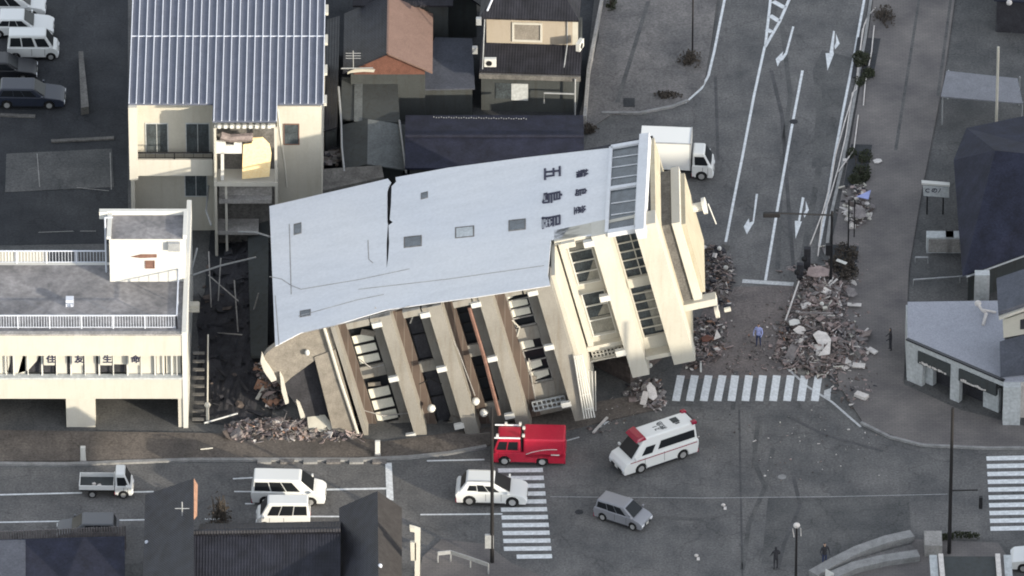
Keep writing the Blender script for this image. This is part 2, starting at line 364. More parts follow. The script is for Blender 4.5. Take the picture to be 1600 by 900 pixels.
# added ridge south-east of the frame, shaped to throw the street's shade
mb = MB(); NU, NS = 90, 14
ux = Vector((math.cos(SUN_AZ), math.sin(SUN_AZ), 0)); sx = Vector((math.sin(SUN_AZ), -math.cos(SUN_AZ), 0))
prof = [(-300, -14), (-60, -6), (-22, -1.2), (-16, .3), (-12, .9), (-8, 2.2), (0, 2.6), (8, 3.4), (17, 3.6), (24, 5), (30, 7), (40, 9), (60, 10), (300, 4)]
def zs(u):
    for (a, za), (b, zb) in zip(prof, prof[1:]):
        if a <= u <= b: t = (u - a) / (b - a); return za + (zb - za) * t
    return 0
us = [-300 + 240 * i / 10 for i in range(10)] + [-60 + 130 * i / 90 for i in range(91)] + [70 + 230 * i / 10 for i in range(1, 11)]
for i, u in enumerate(us):
    H = zs(u) + (150 - 14) * math.tan(SUN_EL)
    for j in range(NS + 1):
        t = j / NS * 2 - 1
        h = H * max(0, 1 - abs(t) ** 1.6) + (0 if abs(t) > .95 or j == NS // 2 else rnd.uniform(-.6, .3)) - .3
        mb.v.append(ux * u + sx * (150 + 95 * t) + Vector((0, 0, h)))
for i in range(len(us) - 1):
    for j in range(NS):
        a = i * (NS + 1) + j; mb.f.append((a, a + 1, a + NS + 2, a + NS + 1)); mb.m.append(0)
tag(mb.obj('shade_ridge', 'grass', smooth=True), kind='structure')

# kerbs
def strip_px(name, m, pts, width, z, h, label=None, kind='structure', cat=None, dash=None):
    P = [gp(x, y, z) for x, y in pts]; mb = MB(); n = len(P)
    L_, R_ = [], []
    for i, p in enumerate(P):
        d = (P[min(i + 1, n - 1)] - P[max(i - 1, 0)]); d.z = 0; d.normalize(); q = Vector((-d.y, d.x, 0)) * width / 2
        L_.append(p + q); R_.append(p - q)
    for i in range(n - 1):
        b4 = [R_[i], R_[i + 1], L_[i + 1], L_[i]]
        if h: 
            t4 = [b + Vector((0, 0, h)) for b in b4]; mb.hexa(b4, t4)
        else: mb.add(b4, [(0, 1, 2, 3)])
    o = mb.obj(name, m); return tag(o, label, cat, kind=kind)
strip_px('kerb', 'kerb', [(-400, 726), (0, 726), (100, 727), (300, 720), (560, 720), (640, 716), (700, 710), (760, 699)], .28, 0, .15)
strip_px('kerb', 'kerb', [(1370, -60), (1352, 60), (1336, 150), (1316, 260), (1298, 340), (1290, 400)], .2, 0, .15)
strip_px('kerb', 'kerb', [(940, 178), (1000, 178), (1050, 168), (1075, 158)], .2, 0, .15)
strip_px('kerb', 'kerb', [(1345, 662), (1390, 684), (1440, 697), (1545, 702), (1700, 700)], .2, 0, .15)
for k in range(6):
    x = 402 + 36 * k
    sheet('kerb_block', 'paving' if k % 2 else 'kerb', [(x, 717), (x + 22, 716.6), (x + 22, 722), (x, 722.4)], .165, thick=.16)
# painted markings
def line(pts, w=.15, m='paint', name='road_marking', z=.018):
    return strip_px(name, m, pts, w, z, 0)
line([(1134, -10), (1124, 40), (1116, 80), (1107, 118), (1096, 138), (1070, 161)], .17)
line([(1205, -10), (1196, 70)], .18); line([(1237, -10), (1218, 34), (1195, 74)], .2)
for (a, b) in [((1208, 2), (1226, 12)), ((1203, 24), (1217, 33)), ((1198, 46), (1206, 50))]: line([a, b], .38)
line([(1195, 72), (1178, 150), (1160, 245), (1147, 310), (1134, 378)], .17)
line([(1254, 110), (1236, 205), (1215, 325), (1196, 438)], .17)
line([(1352, -10), (1335, 85), (1318, 170), (1303, 250), (1290, 330), (1280, 384)], .17)
line([(1160, 439), (1240, 444)], .42, 'paintworn')
line([(-200, 776), (0, 773), (128, 770)], .15); line([(200, 769), (240, 768)], .15)
line([(505, 765), (614, 763)], .2); line([(-200, 819), (0, 816), (230, 812)], .13); line([(484, 807), (532, 807)], .15); line([(320, 811), (345, 811)], .15)
line([(657, 804), (785, 803)], .14); line([(667, 720), (757, 718)], .15)
line([(364, 748), (400, 746)], .13); line([(366, 768), (396, 768)], .12); line([(396, 767), (396, 787)], .12); line([(383, 787), (398, 787)], .12)
sheet('stop_line', 'paint', [(602, 723), (612, 723), (615, 782), (604, 780)], .02)
line([(1230, 575), (1262, 604), (1300, 628), (1345, 667)], .16, 'paintworn')
line([(880, 690), (905, 683)], .12, 'paintworn'); line([(930, 673), (958, 652)], .14, 'paint')
line([(860, 776), (1100, 778), (1300, 776), (1480, 772)], .035, 'paintworn', 'tarmac_seam')
for pts, w_ in (([(1208, 700), (1196, 760), (1170, 820), (1160, 890)], .3), ([(1240, 745), (1250, 790), (1225, 850), (1215, 890)], .25), ([(1155, 640), (1160, 900)], .12), ([(1185, 655), (1178, 720), (1195, 760)], .3), ([(950, 805), (1100, 812)], .35), ([(1230, 650), (1290, 680), (1380, 705)], .25), ([(1222, 40), (1235, 150), (1222, 240), (1215, 420)], .3), ([(1205, 110), (1222, 180), (1232, 320), (1240, 420)], .25), ([(1290, 130), (1285, 230), (1268, 330), (1250, 430)], .4), ([(1150, 580), (1145, 640)], .3), ([(1118, 120), (1122, 250)], .2)):
    strip_px('tyre_track', 'tyremark' if w_ < .3 else 'asphalt_dark', pts, w_, .016, 0)
# crosswalks
for k in range(13):
    xb = 1058 + 21.7 * k
    if k in (2,): pass
    lean = 10 if k < 4 else 8
    o = sheet('crosswalk_stripe', 'paint', [(xb - 8, 626), (xb + 4, 627), (xb + 4 + lean - 2, 587), (xb - 8 + lean - 2, 586)], .02)
    if k >= 11: bpy.data.objects.remove(o)
sheet('crosswalk_stripe', 'paintworn', [(1288, 610), (1299, 606), (1297, 626), (1287, 621)], .02)
for k in range(12):
    y = 735 + 12.25 * k; xl = 778 + .9 * k; xr = 848 + 1.3 * k
    if k == 11: xl = 807
    sheet('crosswalk_stripe', 'paint', [(xl, y - 3.2), (xr, y - 4), (xr + .6, y + 2.6), (xl + .6, y + 3.2)], .02)
for k in range(10):
    y = 716 + 12.2 * k; xl = 1541 + .7 * k
    sheet('crosswalk_stripe', 'paint', [(xl, y - 3), (1612, y - 4.5), (1612, y + 2.5), (xl + .6, y + 3.6)], .02)
def arrow_px(pxs): sheet('road_arrow', 'paint', pxs, .02)
arrow_px([(1238, 41), (1241, 42), (1230, 84), (1224, 93), (1219, 96), (1215, 104), (1212, 92), (1224, 80), (1222, 88), (1227, 82)])
arrow_px([(1302, 48), (1304.5, 49), (1302, 80), (1303, 84), (1293, 110), (1290, 83), (1296, 83)])
arrow_px([(1306, 52), (1312, 68), (1305, 77), (1303.5, 72), (1306.5, 66)])
arrow_px([(1181, 303), (1184.5, 303), (1178, 348), (1174, 354), (1167, 366), (1162, 354), (1170, 341), (1171, 348), (1176, 346)])
arrow_px([(1253, 308), (1257, 309), (1250, 346), (1253, 346), (1243, 373), (1242, 345), (1247, 345)])
arrow_px([(1259, 314), (1264, 328), (1257, 340), (1255, 334), (1259, 328)])
# parking lot lines
for pts in [[(60, 363), (115, 361)], [(125, 361), (150, 361)], [(58, 240), (62, 292)], [(172, 238), (174, 296)], [(120, 293), (170, 298)]]: line(pts, .06, 'concrete', 'lot_line', .075)
for pts in [[(0, 181), (55, 183)], [(80, 222), (178, 217)]]: strip_px('lot_kerb', 'dkconcrete', pts, .3, 0, .12)

# ------------------------------------------------------------------ helpers for buildings
def window(par, x0, x1, y, z0, z1, fm='steel', gm='bglass', ft=.06, mull=1, name='window', dep=.05, curtain=False):
    """window on a wall facing -Y at plane y: frame ring + panes proud by a little"""
    f = MB(); d = dep
    f.span(x0, x1, y - d, y + .02, z1 - ft, z1); f.span(x0, x1, y - d, y + .02, z0, z0 + ft)
    f.span(x0, x0 + ft, y - d, y + .02, z0 + ft, z1 - ft); f.span(x1 - ft, x1, y - d, y + .02, z0 + ft, z1 - ft)
    for i in range(mull):
        xm = x0 + (x1 - x0) * (i + 1) / (mull + 1); f.span(xm - ft / 3, xm + ft / 3, y - d * .8, y + .02, z0 + ft, z1 - ft)
    fo = f.obj(name, fm, par)
    g = MB(); g.span(x0 + ft, x1 - ft, y - .012, y + .01, z0 + ft, z1 - ft); g.obj('pane', gm, fo)
    return fo
def railing(par, p0, p1, h, m='ribwhite', step=.14, name='railing', r=.02, post=1.8):
    p0 = Vector(p0); p1 = Vector(p1); L_ = (p1 - p0).length; d = (p1 - p0) / L_; mb = MB(); up = Vector((0, 0, 1))
    rot = Matrix((d, up.cross(d), up)).transposed()
    mb.box((p0 + p1) / 2 + up * h, (L_, .07, .07), rot); mb.box((p0 + p1) / 2 + up * .1, (L_, .04, .04), rot)
    k = int(L_ / step)
    for i in range(k + 1): mb.box(p0 + d * (L_ * i / k) + up * (h / 2 + .05), (r * 1.4, r * 1.4, h - .1), rot)
    k = max(1, int(L_ / post))
    for i in range(k + 1): mb.box(p0 + d * (L_ * i / k) + up * (h / 2), (.08, .08, h), rot)
    return mb.obj(name, m, par)

# ------------------------------------------------------------------ OFFICE BUILDING, front left
YO = gy(668); zb_roof = 7.15
r = root('office_building', (gx(150, YO), YO + 4, 0), 'low cream office building with white roof railings and raised ground floor, at the left edge', 'building')
xr = gx(291, YO, 5); xl = gx(-120, YO, 5); yr = gp(100, 410, zb_roof).y
Zp = lambda py: vp(150, py, YO).z
b = MB(); z1, z2, z3, z4 = Zp(623), Zp(592), Zp(556), Zp(524)
b.span(xl, xr - .25, YO, YO + .3, z3, z4); b.span(xl, xr - .25, YO - .0, YO + .3, z1, z2)
b.span(xl, xr - .25, YO + .3, yr, z1, z1 + .3)
b.obj('facade_panel', 'creamlite', r)
b = MB(); b.span(xr - .25, xr + .05, YO - .05, YO + 15.0, 0, zb_roof + .25); b.span(xl, xr - .25, yr - .3, yr, z1, zb_roof); b.obj('side_wall', 'whitewall', r)
b = MB(); b.span(xl, xr - .25, YO + .3, yr - .3, zb_roof - .35, zb_roof); b.obj('roof', 'roofgrey', r)
b = MB(); b.span(xl, xr - .25, YO - .06, YO + .32, z4, z4 + .12); b.obj('parapet', 'concrete', r)
b = MB(); b.span(xl, xr - .25, YO - .1, YO + .35, z2 + .002, z2 + .14); b.obj('sill_band', 'greywall', r)
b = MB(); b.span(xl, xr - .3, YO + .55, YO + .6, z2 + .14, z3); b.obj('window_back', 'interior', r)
pxb = [0, 24, 68, 113, 157, 201, 244, 270, 286]
for i in range(len(pxb) - 1):
    x0, x1 = gx(pxb[i] - 0, YO), gx(pxb[i + 1], YO)
    f = MB(); f.span(x0 - .05, x0 + .05, YO + .2, YO + .34, z2 + .14, z3); f.span(x0 + (x1 - x0) * .5 - .03, x0 + (x1 - x0) * .5 + .03, YO + .22, YO + .3, z2 + .14, z3); f.obj('mullion', 'whitewall', r)
def blind(x0, x1, dz0, dz1, poly=None):
    f = MB()
    if poly: f.prism([(gx(a, YO), YO + .4, z2 + .14 + (z3 - z2 - .14) * t) for a, t in poly], (0, .03, 0))
    else: f.span(gx(x0, YO), gx(x1, YO), YO + .4, YO + .43, z2 + .14 + (z3 - z2) * dz0, z3 - (z3 - z2) * dz1)
    f.obj('blind', 'creamlite', r)
for a, b_ in [(0, 14), (25, 42), (70, 88), (90, 107), (114, 132), (135, 152), (158, 177), (179, 199), (202, 221), (223, 242), (246, 259), (261, 284)]: blind(a, b_, .0 if a not in (158, 179, 70) else .4, 0)
blind(0, 0, 0, 0, [(40, 1), (65, 1), (60, .6), (46, .15), (30, 0)]); blind(0, 0, 0, 0, [(12, 1), (20, 1), (18, .5), (13, 0)])
for s_, px in (('住', 80), ('友', 124), ('生', 168), ('命', 212)):
    text_mesh(s_, 'sign_letter', .62, frame_mtx((1, 0, 0), (0, 0, 1), vp(px, 562, YO) + Vector((0, .37, 0)) * 0 + Vector((0, -.0, 0))), 'ink', r, .02, .012)
for px0, px1 in ((71, 88), (115, 132), (159, 177), (203, 220)):
    b = MB(); b.span(gx(px0, YO), gx(px1, YO), YO + .02, YO + .06, vp(0, 571, YO).z, z3); b.obj('sign_board', 'creamlite', r)
for p0, p1 in ((104, 149), (279, 294), (-60, -20)):
    b = MB(); b.span(gx(p0, YO), gx(p1, YO), YO + .05, YO + 1.3, 0, z1); b.obj('pillar', 'creamlite', r)
b = MB(); b.span(xl, xr - .3, YO + 4.2, YO + 4.4, 0, z1); b.obj('entrance_wall', 'dkconcrete', r)
railing(r, (xl, YO + .75, zb_roof), (gx(276, YO, 7), YO + .75, zb_roof), 1.0, step=.17)
railing(r, (gx(276, YO, 7), YO + .75, zb_roof), (gx(276, YO, 7), YO + 6.0, zb_roof), 1.0, step=.5)
railing(r, (xl, yr - .1, zb_roof), (gx(166, yr, 7), yr - .1, zb_roof), .95, step=.2)
b = MB(); b.span(xl, gx(75, yr, 7), yr - .02, yr + .03, zb_roof + .1, zb_roof + .9); b.obj('railing_panel', 'creamlite', r)
# penthouse on the roof
q0 = gp(172, 440, zb_roof); yp = q0.y; xp0 = q0.x; xp1 = gx(289, yp, 8); zt = vp(200, 374, yp).z; yb = gp(172, 334, zt).y
b = MB(); b.span(xp0, xp1, yp, yb, zb_roof, zt); ph = b.obj('penthouse', 'whitewall', r)
b = MB(); b.span(xp0, xr - .26, yr, yb, 0, zb_roof - .01); b.obj('rear_block', 'dkconcrete', r)
b = MB(); t_ = .16
b.span(xp0 - t_, xp1 + t_, yb - .2, yb + .1, zt, zt + .32); b.span(xp1 - .1, xp1 + t_, yp, yb - .2, zt, zt + .32); b.span(xp0 - t_, xp0 + .12, yp, yb - .2, zt, zt + .2); b.span(xp0 - .7, xp0 - t_, yb - .3, yb + .1, zt - .2, zt + .32)
b.obj('roof_rim', 'whitewall', ph)
b = MB(); b.span(xp0 + .12, xp1 - .1, yp + .02, yb - .2, zt + .003, zt + .03); b.obj('roof_surface', 'roofgrey', ph)
window(ph, gx(227, yp, 8), gx(242, yp, 8), yp, vp(0, 419, yp).z, vp(0, 407, yp).z, 'rust', 'rust', mull=0)
b = MB(); b.prism([vp(x, y, yp) for x, y in ((204, 401), (220, 397), (245, 397), (245, 402), (220, 403))], (0, -.03, 0)); b.obj('rust_stain_plate', 'rust', ph)
b = MB(); p_ = vp(272, 383, yp); b.box(p_ + Vector((0, -.15, 0)), (.75, .3, .6)); b.obj('vent_box', 'steel', ph)
b = MB(); b.tube([gp(166, 425, zb_roof), gp(166, 425, zb_roof) + Vector((0, 0, 4.2))], .06); b.tube([gp(166, 425, zb_roof) + Vector((0, 0, 4.2)), gp(166, 425, zb_roof) + Vector((.5, 0, 4.2))], .05); b.obj('roof_pipe', 'ribwhite', r)
b = MB(); b.box(gp(109, 471, zb_roof + .25), (.5, .5, .5)); b.obj('roof_unit', 'ribwhite', r)
b = MB(); p_ = gp(302, 480, 4.6); b.box(p_ , (.8, 1.0, .12)); b.box(p_ + Vector((-.2, 0, .06)), (1.1, .5, .45)); b.obj('side_canopy', 'cream', r)

# ------------------------------------------------------------------ TALL HOUSE behind with panel roof
YB = gy(378)
r = root('three_storey_house', (gx(340, YB), YB + 5, 0), 'tall cream house with blue ribbed panel roof and wrecked stair tower', 'building')
ze = vp(300, 166, YB).z
x0, x1 = gx(203, YB, 8), gx(502, YB, 8)
Zb = lambda py: vp(300, py, YB).z
b = MB(); dep = 17
b.span(x0, x0 + .25, YB, YB + dep, 0, ze); b.span(x1 - .25, x1, YB, YB + dep, 0, ze); b.span(x0, x1, YB + dep - .3, YB + dep, 0, ze)
b.span(gx(433, YB, 8), x1 - .25, YB, YB + .3, 3.0, ze)                       # right lit wall
b.span(x0 + .25, gx(433, YB, 8), YB + 1.35, YB + 1.6, 0, ze - .02)               # recessed wall
b.span(gx(433, YB, 8), x1 - .25, YB + .05, YB + .3, 0, 3.0)
b.obj('wall', 'cream', r)
b = MB(); b.span(x0 + .25, gx(332, YB, 8), YB - .35, YB - .2, Zb(270), Zb(245)); b.span(x0 + .25, gx(332, YB, 8), YB - .2, YB + 1.35, Zb(270), Zb(270) + .25); b.obj('balcony', 'creamlite', r)
b = MB(); b.span(x0 - .05, x0 + .5, YB - .4, YB, Zb(276), Zb(163)); b.obj('balcony_pier', 'creamlite', r)
railing(r, (x0 + .4, YB - .27, Zb(245)), (gx(332, YB, 8), YB - .27, Zb(245)), .5, 'darkmetal', step=.6, post=2)
window(r, gx(226, YB, 8), gx(262, YB, 8), YB + 1.35, Zb(258), Zb(210), 'greywall')
window(r, gx(289, YB, 8), gx(327, YB, 8), YB + 1.35, Zb(258), Zb(210), 'greywall')
window(r, gx(443, YB, 8), gx(468, YB, 8), YB, Zb(226), Zb(193), 'rust', mull=0)
window(r, gx(286, YB, 8), gx(322, YB, 8), YB + 1.35, Zb(325), Zb(285), 'greywall', 'bglass')
# roof: sheet + ribs, central part further forward
sl_ = .10
def roofpt(x, y): return Vector((x, y, ze + .15 + (y - YB) * sl_))
rx0, rx1 = gx(201, YB, 10), gx(506, YB, 10); cx0, cx1 = gx(333, YB, 10), gx(433, YB, 10); yf = YB - .1; yc = gp(380, 193, ze - .1).y; yend = YB + 16
b = MB()
for a, c, yy in ((rx0, cx0, yf), (cx0, cx1, yc), (cx1, rx1, yf)):
    b.prism([roofpt(a, yy), roofpt(c, yy), roofpt(c, yend), roofpt(a, yend)], (0, 0, .12))
ro = b.obj('roof', 'roofblue', r)
b = MB(); n = 25
for i in range(n + 1):
    x = rx0 + (rx1 - rx0) * i / n; ys = yc if cx0 - .1 < x < cx1 + .1 else yf
    x = min(max(x, rx0 + .04), rx1 - .04)
    p, q = roofpt(x, ys), roofpt(x, yend); u = Vector((0, 0, .12))
    b.hexa([p + u + Vector((-.032, 0, 0)), p + u + Vector((.032, 0, 0)), q + u + Vector((.032, 0, 0)), q + u + Vector((-.032, 0, 0))],
           [p + u + Vector((-.025, 0, .09)), p + u + Vector((.025, 0, .09)), q + u + Vector((.025, 0, .09)), q + u + Vector((-.025, 0, .09))])
for py in (58, 2):
    yy = gp(350, py, ze + .9).y
    p, q = roofpt(rx0, yy), roofpt(rx1, yy); b.box((p + q) / 2 + Vector((0, 0, .15)), (rx1 - rx0, .07, .05))
b.obj('roof_ribs', 'ribwhite', ro)
b = MB()
for i in range(4): b = MB(); b.box(roofpt(rx1 + .08, yf + .5 + i * 3.1), (.22, 1.0, .2)); b.obj('gutter_bracket', 'creamlite', ro)
# stair tower projecting in front
YT = yc + .25; Zt = lambda py: vp(380, py, YT).z
ta, tb = gx(336, YT, 8), gx(431, YT, 8)
t = root('stair_tower', (gx(383, YT), YT + 1, 0), 'torn open stair tower with yellow board standing against the tall cream house', 'tower')
b = MB()
for x in (ta, tb): b.span(x - .09, x + .09, YT - .02, YT + .16, 0, Zt(200))
b.span(ta, tb, YT, YT + .2, Zt(200), Zt(195))
b.span(ta + .6, ta + .75, YT + .1, YT + .2, 0, Zt(286)); b.obj('frame', 'creamlite', t)
for a_ in ((ta - .1, tb + .1, YT - .1, YT + 1.6, Zt(290), Zt(284)), (ta + .2, tb - .3, YT, YT + 1.5, Zt(318), Zt(312)), (ta, tb - 1.2, YT, YT + 1.5, Zt(367), Zt(362))): b = MB(); b.span(*a_); b.obj('floor_slab', 'creamlite' if a_[5] > Zt(300) else 'concrete', t)
b = MB()
for i in range(9):
    x = ta + .2 + i * (tb - ta - .3) / 9; b.span(x, x + .22, YT - .15, YT + .1, Zt(199), Zt(194))
b.obj('eaves_trim', 'whitewall', t)
b = MB(); b.prism([vp(x, y, YT + .05) for x, y in ((338, 221), (352, 222), (353, 227), (365, 227), (366, 222), (378, 224), (378, 240), (338, 240))], (0, .15, 0)); b.prism([vp(x, y, YT + .05) for x, y in ((345, 239), (350, 239), (350, 282), (345, 282))], (0, .1, 0)); b.obj('broken_parapet', 'whitewall', t)
b = MB(); b.prism([vp(x, y, YT - .02) for x, y in ((380, 226), (394, 224), (394, 216), (410, 215), (421, 226), (424, 240), (421, 276), (378, 280))], (0, .1, 0)); b.obj('yellow_panel', 'yellowboard', t)
b = MB(); b.span(ta + .1, tb - .1, YT + 1.5, YT + 1.62, 0, Zt(215)); b.obj('back_wall', 'dkconcrete', t)
b = MB(); b.span(ta + .2, tb - .3, YT + .5, YT + .6, Zt(312), Zt(294)); b.obj('lower_panel', 'concrete', t)
b = MB(); b.tube([vp(345, 212, YT), vp(360, 216, YT), vp(395, 214, YT)], .28, 7); b.obj('ceiling_lining', 'wood', t)
b = MB(); b.span(ta - .05, ta + .08, YT - .05, YB + 1.3, 0, Zt(200)); b.obj('side_wall', 'cream', t)
b = MB(); b.tube([vp(434, 170, YB), vp(438, 210, YB), vp(445, 260, YB), vp(448, 292, YB)], .06); tag(b.obj('downpipe', 'creamlite'), 'loose pale downpipe hanging down the front of the tall cream house', 'pipe')
for pts, lab in (([(330, 240), (326, 290), (322, 330), (330, 352)], 'thin bent rod hanging beside the stair tower'),
                 ([(292, 450), (308, 388)], 'pale pole leaning behind the office penthouse'), ([(300, 430), (345, 415), (400, 402)], 'grey wire sagging in the dark gap between the buildings'),
                 ([(372, 362), (400, 363), (422, 370)], 'pale rod bridging to the corner of the toppled wall'), ([(319, 661), (371, 646)], 'pale steel pipe lying at the foot of the dark gap')):
    b = MB(); zz = .25 if pts[0][1] > 600 else 3.5
    b.tube([gp(x, y, zz) for x, y in pts], .06); tag(b.obj('loose_pipe', 'steel'), lab, 'pipe')
# dark wooden clutter in the gap
b = MB(); b.prism([gp(386, 335, 1.2), gp(420, 335, 1.6), gp(418, 560, .8), gp(392, 560, .5)], (0, 0, .2)); tag(b.obj('broken_wall_slab', 'greenwall'), 'dark grey green wall slab lying along the base of the toppled building', 'slab')
b = MB(); b.prism([gp(430, 284, 2.0), gp(505, 268, 2.2), gp(596, 262, 2.2), gp(600, 280, 2.0), gp(430, 318, 2.0)], (0, 0, .2)); tag(b.obj('broken_roof_slab', 'dkconcrete'), 'dark concrete slab behind the back edge of the toppled building', 'slab')
t = root('scaffold_frame', gp(345, 470), 'thin grey leaning scaffold frame in the dark gap below the stair tower', 'frame')
for x0_, y0_, x1_, y1_ in ((330, 480, 326, 375), (341, 470, 345, 385), (372, 520, 366, 420), (326, 430, 372, 452), (392, 500, 404, 440), (340, 520, 378, 505)):
    b = MB(); b.tube([gp(x0_, y0_, .2), gp(x1_, y1_ + 18, 2.2)], .045, 5); b.obj('tube', 'concrete', t)
for (cx_, cy_, w_, h_, zt_) in ((350, 420, 3.2, 2.5, 1.4), (395, 470, 2.3, 5, 3.2), (340, 560, 2.8, 4, .8), (400, 380, 1.7, 3.5, 5.0), (462, 285, 4.0, 2.0, 5.4)):
    pass
# exterior stair beside office
so_ = root('metal_stair', gp(312, 640), 'narrow metal stair squeezed beside the cream office building', 'stair')
b = MB()
for k in range(9):
    p = gp(306, 655, .3) + Vector((0, .45 * k, .33 * k)); b.box(p + Vector((.15, 0, 0)), (.75, .28, .05))
b.obj('steps', 'dkconcrete', so_)
b = MB()
p = gp(300, 655, .3); b.tube([p + Vector((1.0, 0, .9)), p + Vector((1.0, 4, 3.8))], .05); b.tube([p + Vector((1.0, 0, -.3)), p + Vector((1.0, 0, 1.1))], .1); b.ball(p + Vector((1.0, 0, 1.1)), .2); b.obj('handrail', 'creamlite', so_)

# ------------------------------------------------------------------ generic gable / hip houses
def gable(par, x0, x1, y0, y1, ze_, rise, axis, m, ov=.35, th=.14, name='roof', capm=None, hip=0):
    """gable roof: axis is the ridge direction; hip>0 pulls ridge ends in"""
    b = MB()
    if axis == 'y':
        xm = (x0 + x1) / 2; A_, B_ = y0 - ov, y1 + ov; xa, xb = x0 - ov, x1 + ov; k = rise / ((x1 - x0) / 2); zl = ze_ - k * ov
        pts = [((xm, A_ + hip, ze_ + rise)), ((xm, B_ - hip, ze_ + rise))]
        b.prism([(xa, A_, zl), pts[0], pts[1], (xa, B_, zl)], (0, 0, th)); b.prism([(xb, A_, zl), pts[0], pts[1], (xb, B_, zl)], (0, 0, th))
        if hip: b.prism([(xa, A_, zl), (xb, A_, zl), pts[0]], (0, 0, th)); b.prism([(xa, B_, zl), (xb, B_, zl), pts[1]], (0, 0, th))
    else:
        ym = (y0 + y1) / 2; A_, B_ = x0 - ov, x1 + ov; ya, yb_ = y0 - ov, y1 + ov; k = rise / ((y1 - y0) / 2); zl = ze_ - k * ov
        pts = [(A_ + hip, ym, ze_ + rise), (B_ - hip, ym, ze_ + rise)]
        b.prism([(A_, ya, zl), (B_, ya, zl), pts[1], pts[0]], (0, 0, th)); b.prism([(A_, yb_, zl), (B_, yb_, zl), pts[1], pts[0]], (0, 0, th))
        if hip: b.prism([(A_, ya, zl), (A_, yb_, zl), pts[0]], (0, 0, th)); b.prism([(B_, ya, zl), (B_, yb_, zl), pts[1]], (0, 0, th))
    ro = b.obj(name, m, par)
    c = MB(); c.tube([Vector(pts[0]) + Vector((0, 0, th + .04)), Vector(pts[1]) + Vector((0, 0, th + .04))], .12, 6); c.obj('ridge_cap', capm or m, ro)
    return ro

# red roof house
YR = gy(190); r = root('red_roof_house', (gx(606, YR), YR + 3, 0), 'small house with brownish red gable roof lit by the sun', 'house')
xa, xb = gx(548, YR, 4), gx(664, YR, 4); zeR = vp(600, 104, YR).z
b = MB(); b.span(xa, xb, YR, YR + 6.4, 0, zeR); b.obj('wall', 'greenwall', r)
b = MB(); b.prism([(xa, YR - .02, zeR - .15), (xb, YR - .02, zeR - .15), ((xa + xb) / 2, YR - .02, zeR + 1.15)], (0, -.08, 0)); b.prism([(xa + .2, YR - .02, zeR - .55), (xb, YR - .02, zeR - .55), (xb, YR - .02, zeR - .15), (xa + .2, YR - .02, zeR - .15)], (0, -.08, 0)); b.obj('gable_board', 'redbrick', r)
b = MB(); xm = (xa + xb) / 2; k = 1.25 / (xb - xm); A_, B_ = YR - .5, YR + 6.6
b.prism([(xb + .5, A_, zeR - k * .5), (xm, A_, zeR + 1.25), (xm, B_, zeR + 1.25), (xb + .5, B_, zeR - k * .5)], (0, 0, .12)); b.obj('roof', 'redroof', r)
b = MB(); b.prism([(xa - .5, A_, zeR - k * .5), (xm - .02, A_, zeR + 1.25), (xm - .02, B_, zeR + 1.25), (xa - .5, B_, zeR - k * .5)], (0, 0, .12)); b.obj('shaded_roof_slope', 'tiledarky', r)  # slope away from the sun, its shade painted with dark tile
b = MB(); b.span(xm - .07, xm + .05, A_, B_, zeR + 1.26, zeR + 1.45); b.obj('ridge_trim', 'redroof', r)
b = MB()
p = gp(545, 107, zeR + .2); b.tube([p + Vector((-.5, 0, 0)), p + Vector((1.6, 0, .05))], .04); b.tube([p + Vector((.3, 0, 0)), p + Vector((.3, 0, 1.4))], .03)
for z in (.8, 1.0, 1.2): b.tube([p + Vector((-.2, 0, z)), p + Vector((.8, 0, z))], .02)
b.obj('antenna', 'steel', r)
b = MB(); b.prism([vp(x, y, YR - .4) for x, y in ((543, 108), (565, 108), (586, 109), (584, 113), (569, 112), (548, 114), (543, 116))], (0, .1, 0)); b.obj('broken_flashing', 'cream', r)
# dark tiled neighbour wrapping behind the red roof
r = root('dark_tiled_house', (gx(640, YR + 9), YR + 9, 0), 'dark tiled house directly behind the red roofed one', 'house')
y0_ = YR + 6.8; b = MB(); b.span(gx(560, y0_), gx(700, y0_), y0_, y0_ + 6, 0, 5.0); b.obj('wall', 'greenwall', r)
gable(r, gx(560, y0_), gx(700, y0_), y0_, y0_ + 6, 5.0, 1.5, 'x', 'tileblack')
# narrow dark house between tall house and the red roof
r = root('narrow_shed', (gx(517, YR), YR + 3, 0), 'narrow black roofed shed between tall cream house and red roof', 'shed')
b = MB(); b.span(gx(510, YR), gx(527, YR), YR - 5, YR + 8, 0, 2.6); b.obj('wall', 'greenwall', r)
b = MB(); b.prism([(gx(508, YR), YR - 5.2, 2.6), (gx(529, YR), YR - 5.2, 2.9), (gx(529, YR), YR + 8.2, 2.9), (gx(508, YR), YR + 8.2, 2.6)], (0, 0, .1)); b.obj('roof', 'tileblack', r)
# sheds in front of red house
YS = gy(300); r = root('workshop_shed', (gx(580, YS), YS + 3, 0), 'grey sheet roofed shed below the red roof house, pale gutters each side', 'shed')
zsd = vp(580, 262, YS).z
xa, xm, xb = gx(537, YS, 2), gx(574, YS, 2), gx(634, YS, 2); y1_ = gp(580, 196, zsd + .5).y
b = MB(); b.span(xa, xb - .2, YS, y1_, 0, zsd); b.obj('wall', 'greenwall', r)
b = MB(); b.prism([(xa - .1, YS - .4, zsd), (xm, YS - .4, zsd + .45), (xm, y1_, zsd + .9), (xa - .1, y1_, zsd + .45)], (0, 0, .1)); b.obj('roof', 'greenwall', r)
b = MB(); b.prism([(xb, YS - .4, zsd), (xm, YS - .4, zsd + .45), (xm, y1_, zsd + .9), (xb, y1_, zsd + .45)], (0, 0, .1)); b.obj('roof_slope', 'shedroof', r)
b = MB(); b.tube([gp(529, 136, 3), gp(533, 190, 3), gp(534, 230, 2.6), gp(538, 268, 2.3)], .07); b.obj('gutter', 'steel', r)
